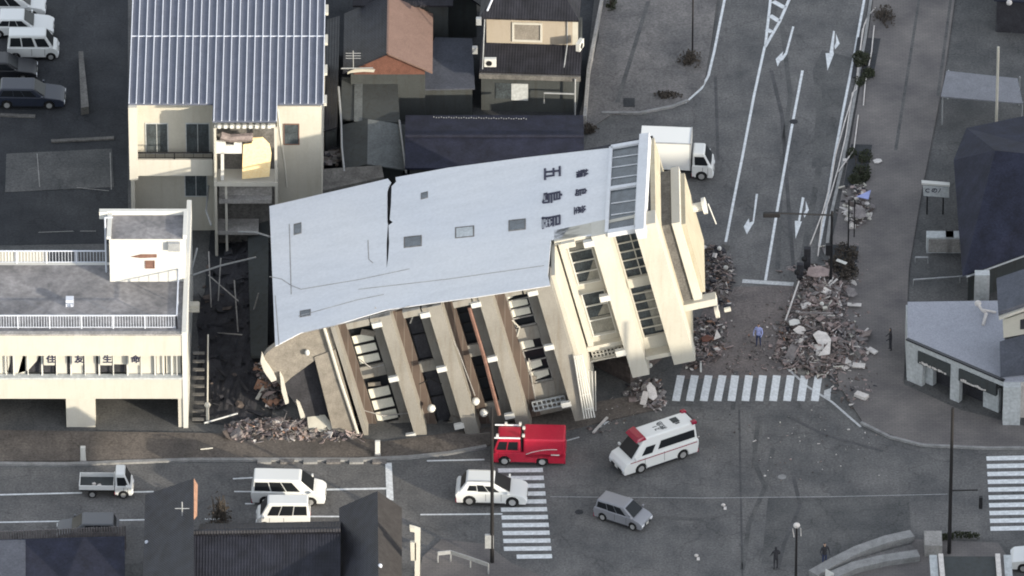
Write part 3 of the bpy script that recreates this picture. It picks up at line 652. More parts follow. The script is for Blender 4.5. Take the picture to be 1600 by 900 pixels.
b = MB(); b.tube([gp(624, 188, 2.7), gp(629, 225, 2.6), gp(635, 270, 2.3)], .07); b.obj('gutter', 'steel', r)
YU = gy(215); r = root('mossy_shed', (gx(585, YU), YU + 2, 0), 'dark mossy flat shed right under the red roof gable', 'shed')
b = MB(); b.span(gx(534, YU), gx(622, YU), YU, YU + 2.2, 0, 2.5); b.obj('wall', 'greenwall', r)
b = MB(); b.prism([gp(532, 188, 2.6), gp(625, 193, 2.6), gp(621, 128, 2.9), gp(534, 122, 2.9)], (0, 0, .1)); b.obj('roof', 'greenwall', r)
b = MB(); b.prism([gp(553, 190, 2.72), gp(566, 190, 2.72), gp(567, 118, 3.02), gp(554, 118, 3.02)], (0, 0, .03)); b.obj('roof_sheet', 'shedroof', r)
# big navy roofs behind the fallen block
YN = gy(318); r = root('navy_roof_hall', (gx(770, YN), YN + 4, 0), 'long low hall with dark navy roof behind the toppled building', 'building')
zn = 2.9; xa, xb = gx(640, YN), gx(905, YN); y1_ = gp(770, 186, zn).y
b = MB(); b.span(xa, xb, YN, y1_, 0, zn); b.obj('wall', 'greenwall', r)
gable(r, xa, xb, YN, y1_, zn, .35, 'x', 'sheetnavy', ov=.3)
b = MB()
for i in range(38):
    x = 678 + i * 3.9; b.box(gp(x if x < 800 else x, 183 + (.6 if i % 3 else -.4) + (i * .06), zn + .3), (.06, .05, .05))
tb_ = b.obj('ridge_studs', 'steel', r)
for k, (x, y) in enumerate(((663, 262), (722, 256), (740, 254))):
    pass
r = root('metal_shed', (gp(665, 120)), 'dark low shed between red roof house and cream house', 'shed')
b = MB(); b.prism([gp(640, 182), gp(738, 180), gp(735, 110), gp(680, 108)], (0, 0, 2.2)); b.obj('wall', 'greenwall', r)
b = MB(); b.prism([gp(637, 142, 2.2), gp(742, 140, 2.2), gp(738, 62, 2.8), gp(680, 60, 2.8)], (0, 0, .1)); b.obj('roof', 'roofgreydark', r)

# cream house, top centre
YC = gy(172); ang = R(-3.2)
r = root('cream_house', (0, 0, 0), 'cream upper storey house with white framed window and black tiled roofs', 'house')
c0 = gp(752, 172)
def CX(px): return (px - 752) / 24.1
zl = 3.35
b = MB(); b.span(0, 6.35, 0, 6.5, 0, zl); b.obj('lower_wall', 'greenwall', r)
b = MB(); b.prism([(-.1, -.45, zl - .1), (6.6, -.45, zl - .1), (6.6, 1.9, zl + .8), (-.1, 1.9, zl + .8)], (0, 0, .12)); b.obj('lower_roof', 'tileblack', r)
b = MB(); b.span(-.1, 6.6, -.62, -.45, zl - .45, zl - .1); b.obj('gutter', 'dkconcrete', r)
b = MB(); b.span(.25, 5.95, 1.75, 6.4, zl + .2, zl + 3.25); b.obj('upper_wall', 'tanwall', r)
gable(r, .25, 5.95, 1.75, 6.9, zl + 3.25, 1.5, 'x', 'tileblack', ov=.45, hip=2.0)
w_ = window(r, 1.95, 3.95, 1.75, zl + 1.05, zl + 2.55, 'creamlite', 'mud', ft=.14, mull=0, dep=.08)
b = MB(); b.tube([(.15, 1.7, zl + 3.1), (.1, -.3, zl)], .04); b.tube([(5.6, 1.68, zl + 3.1), (5.6, 1.68, zl + 1), (5.45, -.3, zl)], .04); b.obj('downpipe', 'steel', r)
b = MB(); b.span(5.95, 6.3, 1.75, 1.95, zl + .9, zl + 3.1); b.obj('side_trim', 'cream', r)
b = MB(); b.span(.95, 2.3, -.04, .02, 1.0, 2.2); b.obj('window', 'bglass', r)
b = MB(); b.span(2.0, 3.1, -.06, .02, .9, 2.2); b.obj('door', 'greywall', r)
b = MB(); b.tube([(6.25, -.7, 0), (6.25, -.7, zl - .2)], .06); b.tube([(4.2, -.75, 1.2), (4.2, -.75, 2.0), (6.2, -.75, 2.0)], .06); b.obj('porch_rail', 'steel', r)
b = MB(); b.tube([(.3, 1.6, zl + 3.45), (.9, 3.0, zl + 4.4), (1.7, 4.2, zl + 5.0)], .07); b.obj('loose_gutter', 'ribwhite', r)
r.location = c0; r.rotation_euler = (0, 0, ang)
def aircon(loc, yaw, label):
    t = root('air_conditioner', (0, 0, 0), label, 'air conditioner')
    b = MB(); b.span(-.4, .4, -.15, .15, 0, .6); b.obj('casing', 'whitewall', t, bevel=.02)
    b = MB(); b.tube([(-.08, -.15, .3), (-.08, -.175, .3)], .2, 14); b.obj('fan_grille', 'darkmetal', t)
    t.location = loc; t.rotation_euler = (0, 0, yaw)
aircon(vp(766, 103, YC - .9), 0, 'outdoor unit below the black lower roof, left end of the cream house')
aircon(vp(906, 76, YC + .4), R(70), 'white outdoor unit hanging off the right corner of the cream house')
for (x, y, l) in ((748, 33, 'small grey meter box high on the left side of the cream house'), (742, 78, 'grey box lower on the left side of the cream house')):
    b = MB(); b.box(vp(x, y, YC + 1), (.35, .3, .5)); tag(b.obj('meter_box', 'steel', bevel=.02), l, 'box')
# houses beyond top edge between cream and red roofs
r = root('dark_roof_cottage', gp(720, -10), 'dark roofed cottage at the top edge between red and black roofs', 'house')
b = MB(); b.prism([gp(690, 60), gp(745, 58), gp(745, -40), gp(690, -40)], (0, 0, 3)); b.obj('wall', 'greenwall', r)
p0 = gp(717, 0); gable(r, gx(690, 35), gx(746, 35), gy(62), gy(-60), 3, 1, 'y', 'tiledarky', ov=.3)

# ------------------------------------------------------------------ right side buildings
r = root('corner_shop', gp(1500, 600), 'single storey corner shop with flat pale grey roof and dark green fascias', 'shop')
zr = 3.05; off = lambda p, q: p
roofp = [(1418, 474), (1532, 472), (1560, 505), (1562, 592), (1530, 580), (1418, 533)]
P = [gp(x, y, zr) for x, y in roofp]
F0, F1 = gp(1418, 533, zr), gp(1568, 597, zr); F2 = gp(1700, 598, zr)
b = MB(); b.prism([gp(1418, 474, zr), gp(1700, 470, zr), F2, F1, F0], (0, 0, .12)); b.obj('roof', 'rooflight', r)
dn = (F1 - F0).normalized(); nn_ = Vector((dn.y, -dn.x, 0)); nn_ = nn_ if nn_.y < 0 else -nn_
rot = Matrix((dn, -nn_, Vector((0, 0, 1)))).transposed(); Lw = (F1 - F0).length
def wseg(mb_, s0, s1, z0, z1, d0, d1):
    c = F0 + dn * (s0 + s1) / 2 + nn_ * (d0 + d1) / 2; c.z = (z0 + z1) / 2; mb_.box(c, (s1 - s0, abs(d1 - d0), z1 - z0), rot)
b = MB(); wseg(b, -.05, Lw + .05, zr + .1, zr + .2, -.1, .12); b.obj('roof_edge', 'black', r)
b = MB(); wseg(b, 0, Lw, zr - .35, zr + .1, -.3, 0); b.obj('parapet_band', 'greywall', r)
b = MB(); wseg(b, .0, 1.2, 0, zr - .35, -.35, -.02); b.obj('pier', 'greywall', r); b = MB(); wseg(b, Lw * .5 - .35, Lw * .5 + .35, 0, zr - .35, -.35, .02); b.obj('pier', 'greywall', r)
b = MB(); wseg(b, Lw * .12, Lw * .5 - .35, zr - 1.25, zr - .35, -.1, .12); wseg(b, Lw * .5 + .35, Lw - .5, zr - 1.25, zr - .35, -.1, .12); b.obj('fascia', 'greenwall', r)
b = MB(); wseg(b, 1.2, Lw - .4, 0, zr - .35, -1.2, -1.0); b.obj('shopfront', 'interior', r)
b = MB(); wseg(b, Lw * .74, Lw * .9, 0, zr - 1.2, -.9, -.6); b.obj('inner_wall', 'greywall', r); b = MB(); wseg(b, 1.0, 1.7, 0, zr - 1.2, -.9, -.5); b.obj('inner_wall', 'greywall', r)
for s0, s1 in ((Lw * .14, Lw * .42), (Lw * .57, Lw * .84)):
    n = 13; b = MB()
    for i in range(n):
        a = s0 + (s1 - s0) * i / n; wseg(b, a, a + (s1 - s0) / n * rnd.choice((.6, .85, .95)), zr - 1.22 + rnd.choice((0, .04)), zr - 1.0 - rnd.choice((0, .05, .1)), .125, .14)
    b.obj('sign_lettering', 'plaster', r)
b = MB(); cpt = gp(1580, 665); b.box((cpt.x, cpt.y + .3, zr / 2), (1.1, .8, zr)); b.obj('corner_pillar', 'greywall', r)
b = MB(); b.prism([gp(1418, 533, 0), gp(1418, 533, 0) + Vector((0, 3.9, 0)), gp(1418, 533, 0) + Vector((.25, 3.9, 0)), gp(1418, 533, 0) + Vector((.25, 0, 0))], (0, 0, 0.01)); 
b = MB(); p_ = F0; b.span(p_.x, p_.x + .25, p_.y + .3, p_.y + 4.1, 0, zr); b.obj('side_wall', 'greywall', r)
b = MB(); b.prism([F1 + Vector((0, .02, -.35)), F2 + Vector((0, .02, -.35)), F2 + Vector((0, .02, .1)), F1 + Vector((0, .02, .1))], (0, .25, 0)); b.span(F1.x + .9, F2.x, F1.y + .4, F1.y + .6, 0, zr - .3); b.obj('front_wall', 'plaster', r)
# white figure-like bent duct on the shop roof
b = MB(); b.tube([gp(1528, 474, zr + .6), gp(1534, 484, zr + .5), gp(1541, 490, zr + .3), gp(1536, 508, zr + .15)], .1); b.ball(gp(1528, 474, zr + .6), .22); b.tube([gp(1534, 484, zr + .5), gp(1556, 488, zr + .15)], .08); tag(b.obj('roof_duct', 'plaster'), 'pale bent duct standing on the grey flat shop roof', 'duct')
# dark hip house
r = root('hip_roof_house', gp(1580, 420), 'big navy roofed house at the right edge above the corner shop', 'house')
b = MB(); b.prism([gp(1512, 470), gp(1700, 410), gp(1700, 280), gp(1512, 300)], (0, 0, 2.7)); b.obj('wall', 'greenwall', r)
b = MB(); zr2 = 2.6
q = [gp(1504, 432, zr2), gp(1700, 362, zr2), gp(1700, 250, 6.2), gp(1555, 235, 6.2), gp(1490, 250, 3.4)]
b.add(q + [gp(1497, 345, 3.0)], [(0, 1, 2, 3), (0, 3, 4, 5)]); b.obj('roof', 'sheetnavy', r)
b = MB(); b.add([gp(1490, 250, 3.4), gp(1555, 235, 6.2), gp(1700, 250, 6.2), gp(1700, 160, 3.4), gp(1510, 200, 3.4)], [(4, 3, 2, 1), (4, 1, 0)]); b.obj('back_slope', 'sheetnavy', r)
b = MB(); b.tube([gp(1510, 433, zr2), gp(1700, 364, zr2)], .06); b.obj('gutter', 'steel', r)
b = MB(); b.span(gx(1522, gy(488)), gx(1545, gy(488)), gy(488), gy(480), 0, 2.9); b.obj('porch_wall', 'greywall', r)
r = root('gabled_house', gp(1600, 540), 'house with small sunlit cream gable window, right edge behind the corner shop', 'house')
yg = gy(640)
b = MB(); b.span(gx(1570, yg), gx(1700, yg), yg, yg + 3, 0, vp(1580, 535, yg).z); b.obj('wall', 'greenwall', r)
b = MB(); b.prism([vp(x, y, yg) for x, y in ((1568, 500), (1640, 475), (1640, 515), (1568, 528))], (0, 1.5, 0)); b.obj('gable_wall', 'cream', r)
b = MB(); b.prism([vp(x, y, yg - .03) for x, y in ((1594, 500), (1640, 488), (1640, 510), (1594, 515))], (0, .05, 0)); b.obj('window', 'interior', r)
b = MB(); b.prism([vp(x, y, yg - .4) for x, y in ((1561, 500), (1640, 473), (1640, 469), (1562, 496))], (0, 3.2, 0)); b.obj('barge_board', 'creamlite', r)
b = MB(); b.prism([vp(x, y, yg - .2) + Vector((0, 0, .08)) for x, y in ((1560, 495), (1640, 468), (1640, 462), (1560, 489))], (0, 3.8, 0)); b.obj('roof', 'roofgreydark', r)
b = MB(); q = [vp(1562, 535, yg), vp(1640, 514, yg), gp(1640, 580, 3.3), gp(1563, 590, 3.3)]; b.prism(q, (0, 0, .08)); b.obj('lean_to_roof', 'roofgreydark', r)
# carport and walls top right
r = root('carport', gp(1530, 180), 'carport with pale grey sheet roof near the top right corner', 'carport')
b = MB(); b.prism([gp(1479, 112, 2.4), gp(1590, 124, 2.4), gp(1598, 163, 2.3), gp(1470, 152, 2.3)], (0, 0, .08)); b.obj('roof', 'carportroof', r)
b = MB()
for x, y in ((1472, 195), (1596, 205), (1481, 155), (1592, 165)): p = gp(x, y); b.tube([p, p + Vector((0, 0, 2.3))], .05)
b.obj('post', 'steel', r)
r = root('black_building', gp(1590, 40), 'black walled building in the top right corner', 'building')
b = MB(); b.prism([gp(1556, 50), gp(1700, 60), gp(1700, -60), gp(1565, -60)], (0, 0, 2.6)); b.obj('wall', 'interior', r)
b = MB(); b.prism([gp(1553, 2, 2.6), gp(1700, 10, 2.6), gp(1700, -100, 2.8), gp(1565, -100, 2.8)], (0, 0, .1)); b.obj('roof', 'sheetnavy', r)
b = MB(); b.ball(gp(1577, 4, 2.75), .2); b.obj('roof_vent', 'plaster', r)
for k, (x, y, w, h, d, l) in enumerate(((1469, 388, .9, 1.25, .8, 'left of two grey cabinets above the corner shop'), (1491, 388, .6, 1.25, .8, 'right, narrower of two grey cabinets above the corner shop'))):
    t = root('utility_cabinet', gp(x, y), l, 'cabinet', 'grey cabinets above the corner shop')
    p = gp(x, y + 8); b = MB(); b.span(p.x - w, p.x + w, p.y, p.y + d, 0, h); b.obj('casing', 'greywall', t, bevel=.03)
    b = MB(); b.span(p.x - w * .85, p.x + w * .85, p.y - .02, p.y, .1, h * .9); b.obj('door', 'concrete', t)
for pts, l in (([(1430, 402), (1450, 402)], 'short pale kerb rail in the dark yard above the shop'), ([(1427, 437), (1500, 432), (1512, 431)], 'long pale rail along the back of the shop roof')):
    b = MB(); b.tube([gp(x, y, .5) for x, y in pts], .05); 
    for x, y in pts: p = gp(x, y, .5); b.tube([p, Vector((p.x, p.y, 0))], .03)
    tag(b.obj('handrail', 'steel'), l, 'handrail')

# ------------------------------------------------------------------ bottom buildings
YH = gy(960)
r = root('tiled_house', gp(420, 960), 'large black tiled house with two gabled wings, bottom left foreground', 'house')
def rp(px, py, z): return gp(px, py, z)
zt_, ze2 = 6.4, 4.3
# left wing
b = MB()
b.prism([rp(227, 776, ze2), rp(303, 750, zt_), rp(303, 905, zt_), rp(222, 940, ze2)], (0, 0, .14)); b.obj('wing_roof', 'tiledarky', r)
b = MB(); b.prism([rp(303, 750, zt_), rp(309, 760, zt_ - .4), rp(308, 806, zt_ - .4), rp(303, 812, zt_)], (0, 0, .14)); b.obj('sunlit_gable_strip', 'terracotta', r)  # terracotta strip paints the sunlit edge of the gable
# main ridge
b = MB(); b.prism([rp(303, 832, zt_ - .4), rp(532, 828, zt_ - .4), rp(532, 960, ze2 - .6), rp(303, 960, ze2 - .6)], (0, 0, .14)); b.obj('main_roof', 'tiledark', r)
sheet('manhole', 'kerb', [(1222 + 7 * math.cos(i * .7854), 745 + 4 * math.sin(i * .7854)) for i in range(8)], .02); sheet('manhole', 'lot', [(905 + 7 * math.cos(i * .7854), 800 + 4 * math.sin(i * .7854)) for i in range(8)], .02); sheet('manhole', 'lot', [(1240 + 7 * math.cos(i * .7854), 190 + 4 * math.sin(i * .7854)) for i in range(8)], .02)
b = MB(); b.prism([rp(310, 830, zt_ - .42), rp(532, 826, zt_ - .42), rp(532, 826, zt_ - .42) + Vector((0, 3.0, -1.7)), rp(310, 830, zt_ - .42) + Vector((0, 3.0, -1.7))], (0, 0, .14)); b.obj('main_back_slope', 'tiledark', r)
b = MB(); b.tube([rp(300, 832, zt_ - .2), rp(532, 828, zt_ - .2)], .18); b.obj('ridge_cap', 'tileblack', r)
b = MB(); b.prism([rp(530, 796, ze2), rp(590, 770, zt_), rp(592, 960, zt_), rp(530, 985, ze2)], (0, 0, .14)); b.obj('wing_roof', 'tiledarky', r)
b = MB(); b.prism([rp(590, 770, zt_), rp(628, 796, ze2 + .8), rp(628, 990, ze2 + .8), rp(592, 960, zt_)], (0, 0, .14)); b.obj('wing_side_slope', 'sidetile', r)
b = MB(); c = rp(303, 760, zt_); e = rp(590, 780, zt_)
b.span(gx(236, YH + 5), gx(618, YH + 5), gy(1010), rp(300, 850, 4).y, 0, ze2 - .8); b.obj('wall', 'greenwall', r)
b = MB(); p = rp(285, 815, 5.6); b.tube([p, p + Vector((0, 0, 1.5))], .04); b.tube([p + Vector((-.55, 0, 0)), p + Vector((.55, 0, 0))], .04); b.tube([p + Vector((-.45, 0, 1.0)), p + Vector((.45, 0, 1.0))], .025); b.obj('antenna', 'steel', r)
b = MB(); b.ball(rp(594, 884, zt_ + .1), .14); b.ball(rp(229, 847, ze2 + .3), .12); b.obj('ridge_ornament', 'ribwhite', r)
r = root('low_tiled_house', gp(100, 960), 'low dark blue roofed house in the bottom left corner', 'house')
b = MB(); b.prism([rp(-100, 848, 3.2), rp(195, 840, 3.2), rp(196, 1000, 2.6), rp(-100, 1000, 2.6)], (0, 0, .12)); b.obj('roof', 'sheetnavy', r)
b = MB(); b.prism([rp(-100, 848, 3.22), rp(40, 846, 3.22), rp(40, 1000, 2.62), rp(-100, 1000, 2.62)], (0, 0, .14)); b.obj('grey_roof_part', 'roofgreydark', r)
b = MB(); b.span(gx(-90), gx(190), gy(1010), rp(100, 850, 3).y, 0, 2.6); b.obj('wall', 'greenwall', r)
r = root('board_fence', gp(20, 868), 'weathered vertical board fence behind the low blue roof, bottom left', 'fence')
b = MB()
for i in range(60):
    p = gp(-40 + i * 4.0, 871 - i * .18); b.box(p + Vector((0, 0, .95)), (.12, .04, 1.9 + rnd.uniform(-.06, .06)))
b.obj('boards', 'debrisgrey', r)
b = MB(); p0, p1 = gp(-40, 871, 1.75), gp(196, 861, 1.75); b.tube([p0 + Vector((0, .05, 0)), p1 + Vector((0, .05, 0))], .05); b.obj('top_rail', 'concrete', r)
# small sunlit sign pylon
ys = gy(985)
r = root('sign_pylon', gp(647, 985), 'narrow sunlit cream signpost seen edge on beside the black tiled house', 'sign')
b = MB(); b.prism([vp(x, y, ys) for x, y in ((648, 826), (657, 829), (655, 985), (648, 985))], (0, .3, 0)); b.obj('mast', 'creamlite', r)
b = MB(); b.prism([vp(x, y, ys) for x, y in ((640, 824), (648, 826), (648, 832), (641, 831))], (0, .3, 0)); b.prism([vp(x, y, ys) for x, y in ((641, 848), (650, 848), (650, 876), (642, 876))], (0, .25, 0)); b.obj('sign_panel', 'cream', r)
# ------------------------------------------------------------------ THE TOPPLED BUILDING
TH = math.atan(.247)
A = Vector((math.cos(TH), 0, math.sin(TH))); Lv = Vector((math.sin(TH), 0, -math.cos(TH))); W = Vector((0, 1, 0))
Y0 = gy(680); O = vp(520, 508, Y0)
def T(a, l, w): return O + A * a + Lv * l + W * w
def al(px, py, w=0):
    p = vp(px, py, Y0 + w) - O; return p.dot(A), p.dot(Lv)
def tb(mb_, a0, a1, l0, l1, w0, w1, mi=0):
    b4 = [T(a0, l1, w0), T(a1, l1, w0), T(a1, l1, w1), T(a0, l1, w1)]; t4 = [T(a0, l0, w0), T(a1, l0, w0), T(a1, l0, w1), T(a0, l0, w1)]
    return mb_.hexa(b4, t4, mi)
def top(px, py, up=0.0):          # pixel on the wall that now faces the sky (plane l = 0)
    n = -Lv; return pp(px, py, O + n * up, n)
FB = root('toppled_building', T(10, 10, 7), 'seven storey cream building toppled onto its side across the corner', 'building')
HB = 10.8
D2 = 4.1
a_end1 = al(868, 446)[0]; a_end2 = 21.0
# upward facing blank wall as two plates with a gap for the crack
crackL = [(606, 279), (611, 285), (607, 292), (605, 300), (605, 345), (606, 350), (604, 380), (604, 402), (604, 420)]
crackR = [(618, 277), (619, 284), (612, 291), (611, 318), (609, 343), (614, 347), (607, 352), (608, 380), (606.5, 402), (604, 420)]
mb = MB(); n = -Lv
plA = [(421, 322)] + crackL + [(604, 484), (560, 497), (520, 509), (470, 520), (430, 541)]
mb.prism([top(x, y) for x, y in plA], Lv * .05)
plB = [crackR[0], (700, 262), (820, 246), (953, 231), (947, 366), (900, 370), (861, 375), (856, 430), (860, 446), (745, 464), (672, 474), (604, 484)] + crackR[::-1][:-1]
mb.prism([top(x, y) for x, y in plB], Lv * .05)
w_sky = mb.obj('blank_wall', None or 'whitewall', FB)
def weather(nt, b, tc):
    L = nt.links.new
    def nz(sc, st, det=6):
        mp = nt.nodes.new('ShaderNodeMapping'); mp.inputs['Scale'].default_value = st; L(tc.outputs['Object'], mp.inputs[0])
        n_ = nt.nodes.new('ShaderNodeTexNoise'); n_.inputs['Scale'].default_value = sc; n_.inputs['Detail'].default_value = det; L(mp.outputs[0], n_.inputs['Vector']); return n_.outputs[0]
    def rp_(x, p0, c0, p1, c1):
        r_ = nt.nodes.new('ShaderNodeValToRGB'); r_.color_ramp.elements[0].position = p0; r_.color_ramp.elements[1].position = p1
        r_.color_ramp.elements[0].color = (*c0, 1); r_.color_ramp.elements[1].color = (*c1, 1); L(x, r_.inputs[0]); return r_.outputs[0]
    def mul(a, c, fac=1.0):
        m = nt.nodes.new('ShaderNodeMix'); m.data_type = 'RGBA'; m.blend_type = 'MULTIPLY'; m.inputs[0].default_value = fac; L(a, m.inputs[6]); L(c, m.inputs[7]); return m.outputs[2]
    x = rp_(nz(.12, (1, 1, 1)), .35, (.54, .555, .588), .65, (.585, .59, .605))
    x = mul(x, rp_(nz(1.2, (.12, 1, 1)), .3, (.93, .932, .935), .6, (1, 1, 1)))
    x = mul(x, rp_(nz(5, (1, 1, 1), 8), .3, (.93, .93, .93), .7, (1.03, 1.03, 1.03)))
    L(x, b.inputs['Base Color'])
M['skywall'] = mat('blank_wall_paint', (.56, .585, .64), .85, bump=.1, bscale=2, extra=weather)
w_sky.data.materials[0] = M['skywall']
# thin crack lines: real grooves are below pixel size, so raised concrete grey strips draw them
b = MB()
for pts in ([(421, 432), (440, 436), (455, 446), (470, 452), (560, 437), (640, 420)], [(474, 520), (560, 500), (640, 478)], [(430, 462), (436, 540)], [(452, 350), (455, 460)], [(575, 375), (576, 405), (583, 411)], [(560, 452), (700, 436), (850, 415)], [(466, 494), (560, 468), (600, 460)]):
    P = [top(x, y, .006) for x, y in pts]
    for p, q in zip(P, P[1:]):
        d = (q - p).normalized(); s_ = d.cross(n).normalized() * .028; b.prism([p - s_, p + s_, q + s_, q - s_], n * .008)
b.obj('crack_line', 'concrete', FB)
# dark inner body
mb = MB()
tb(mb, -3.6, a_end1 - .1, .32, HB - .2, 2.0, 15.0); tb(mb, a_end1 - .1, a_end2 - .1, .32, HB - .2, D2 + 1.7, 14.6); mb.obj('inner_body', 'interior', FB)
# base end wall (hidden side) and end faces
mb = MB(); tb(mb, a_end1 - .25, a_end1, .3, HB, 1.0, D2 + 1.5)
mb.obj('terrace_wall', 'cream', FB)
mb = MB(); tb(mb, a_end2 - .3, a_end2, .3, HB - .1, D2 + .1, 14.3); mb.obj('roof_face', 'roofcream', FB)  # tan colour paints a duller lit tone than the band fronts
# small windows in the blank wall; dark rims paint the shade of a recess
for i, (x, y, w_, h_) in enumerate(((465, 357, 12, 17), (663, 305, 11, 10), (645, 377, 28, 17), (726, 362, 30, 17), (808, 351, 27, 17), (477, 489, 17, 10))):
    P = [top(x - w_ / 2, y - h_ / 2 + 2), top(x + w_ / 2, y - h_ / 2 - 1), top(x + w_ / 2, y + h_ / 2 - 1), top(x - w_ / 2, y + h_ / 2 + 2)]
    c = sum(P, Vector()) / 4; f = MB()
    for k in range(4):
        p, q = P[k], P[(k + 1) % 4]; pi, qi = p + (c - p) * .13, q + (c - q) * .13
        f.prism([p, q, qi, pi], n * .025)
    fo = f.obj('window', 'dkconcrete', FB); g = MB(); g.prism([p + (c - p) * .12 for p in P], n * .012)
    g.obj('pane', 'bglass' if i != 3 else 'greywall', fo)
# sign characters on the blank wall
for s_, x, y, sz in (('五', 861, 270, 1.4), ('島', 860, 308, 1.4), ('屋', 859, 346, 1.4), ('輪', 908, 271, .85), ('島', 906, 300, .85), ('塗', 904, 328, .85)):
    text_mesh(s_, 'sign_letter', sz, frame_mtx(-W, A, top(x, y, .03)), 'ink', FB, .03, .014 if sz > 1.1 else .003)
# glazed strip + pilaster on the sky side near the top storey
f = MB(); Pq = lambda pts, up=0: [top(x, y, up) for x, y in pts]
gl = [(955, 232), (1001, 224), (993, 356), (948, 362)]
f.prism(Pq(gl, -.15), n * .12)
so2 = f.obj('stair_window', 'bglass', FB)
f = MB()
def bar(mb_, p, q, w_, h_):
    P, Q = top(*p), top(*q); d = (Q - P).normalized(); s_ = d.cross(n).normalized() * w_ / 2; mb_.prism([P - s_ - n * .2, P + s_ - n * .2, Q + s_ - n * .2, Q - s_ - n * .2], n * (h_ + .2))
for p, q, w_ in (((955, 231), (1001, 223), .35), ((951, 296), (996, 289), .3), ((950, 364), (993, 357), .45), ((955, 231), (948, 364), .22), ((1000, 223), (993, 357), .12)): bar(f, p, q, w_, .12)
for y in (247, 262, 279, 318, 336): bar(f, (955, y), (998, y - 6), .05, .03)
f.obj('frame', 'skywall', so2)
f = MB(); f.prism(Pq([(1001, 216), (1016, 214), (1008, 364), (994, 366)]), n * .35); f.prism(Pq([(1001, 216), (1016, 214), (1008, 364), (994, 366)]), Lv * .4); f.obj('roof_parapet', 'skywall', FB)

# ---- lower block facade (five storeys)
fins = [(al(531, 559)[0], al(538, 559)[0]), (al(611, 559)[0], al(630, 559)[0]), (al(691, 559)[0], al(714, 559)[0]), (al(775, 559)[0], al(797, 559)[0]), (al(869, 559)[0], al(895, 559)[0])]
RW = 1.4        # recess of the wall behind the bands
for i, (a0, a1) in enumerate(fins):
    mb = MB(); tb(mb, a0, a1, .13, HB + .1, 0, RW + .4); mb.obj('storey_band', 'fin', FB)
    if i == 0: tb(MB(), 0, 1, 0, 1, 0, 1)
    if 0 < i:
        for l_ in (.45, 4.75, 9.3):
            k = MB(); tb(k, a0 - .55, a0 + .08, l_, l_ + .36, -.1, .14); k.obj('beam_end', 'whitewall', FB)
for i in range(4):
    a0 = fins[i][1]; a1 = fins[i + 1][0]; br = a0 + (.62 if i else .5); wr = a1 - .8
    k = MB(); tb(k, a0, br, .5, HB, RW - .12, RW + .3); k.obj('tiled_spandrel', 'browntile', FB)
    k = MB(); tb(k, wr, a1, .5, HB, RW, RW + .3)
    ws = [(1.3, 4.5), (5.4, 9.1)]
    if i == 3: ws = [(1.2, 4.0), (5.0, 8.4)]
    if i == 1: ws = [(1.0, 5.0), (5.8, 10.0)]
    tb(k, br, wr, .3, ws[0][0], RW - .05, RW + .3); tb(k, br, wr, ws[0][1], ws[1][0], RW - .05, RW + .3); tb(k, br, wr, ws[1][1], HB, RW - .05, RW + .3)
    k.obj('wall_panel', 'fin', FB)
    for j, (l0, l1) in enumerate(ws):
        f = MB(); ft = .07
        for (x0, x1, y0_, y1_) in ((br, br + ft, l0, l1), (wr - ft, wr, l0, l1), (br, wr, l0, l0 + ft), (br, wr, l1 - ft, l1)): tb(f, x0, x1, y0_, y1_, RW + .1, RW + .2)
        nm = 3 if i != 1 else 1
        for q in range(nm): lm = l0 + (l1 - l0) * (q + 1) / (nm + 1); tb(f, br, wr, lm - .035, lm + .035, RW + .1, RW + .18)
        fo = f.obj('window', 'darkmetal' if i != 3 else 'concrete', FB)
        g = MB(); tb(g, br + ft, wr - ft, l0, l1, RW + .3, RW + .32); g.obj('pane', 'interior' if i in (1,) else 'glass', fo)
        if i != 1:
            for q in range(nm + 1):
                if (i, j, q) in ((0, 0, 0), (0, 1, 0), (2, 0, 0), (2, 1, 1), (3, 0, 3)): continue
                la, lb = l0 + (l1 - l0) * q / (nm + 1), l0 + (l1 - l0) * (q + 1) / (nm + 1)
                c = MB(); ww = (wr - br); fr = rnd.choice((.9, .6, .45, .7)) if i else .92
                skew = rnd.uniform(-.3, .3) if i else 0
                a_a, a_b = br + ft, br + ft + (ww - 2 * ft) * fr
                c.prism([T(a_a, la + .05, RW + .22), T(a_b, la + .05 + max(0, skew), RW + .24), T(a_b, lb - .1 + min(0, skew), RW + .24), T(a_a, lb - .08, RW + .22)], W * .02)
                if i in (0,) or rnd.random() < (.7 if i == 3 else .4): c.obj('curtain', 'curtain', fo)
# fallen beam in the third storey, broken lumps, lattice grids, globes
b = MB(); b.tube([vp(733, 480, Y0 + .1), vp(757, 560, Y0 - .1), vp(780, 648, Y0 - .1)], .13, 6); b.obj('fallen_beam', 'rust', FB)
b = MB(); b.tube([vp(586, 480, Y0 + .9), vp(629, 560, Y0 + .5), vp(660, 655, Y0 + .4)], .035); b.tube([vp(676, 475, Y0 + .9), vp(715, 545, Y0 + .4), vp(742, 618, Y0 + .3)], .035); b.obj('gutter_rod', 'concrete', FB)
def lattice(mb_, a0, a1, l0, l1, w, na, nl, t=.07):
    for i in range(na + 1): a = a0 + (a1 - a0) * i / na; tb(mb_, a - t / 2, a + t / 2, l0, l1, w, w + .12)
    for j in range(nl + 1): l = l0 + (l1 - l0) * j / nl; tb(mb_, a0, a1, l - t / 2, l + t / 2, w + .005, w + .115)
b = MB(); a_, l_ = al(838, 648); lattice(b, a_ - .2, a_ + 1.9, l_ - .35, l_ + .35, .9, 7, 2); b.obj('lattice_screen', 'greywall', FB)
for x, y in ((674, 638), (743, 627), (756, 645)):
    b = MB(); b.ball(vp(x, y, Y0 + .5), .27, n=14, m=9); b.obj('globe_lamp', 'whitewall', FB, smooth=True)
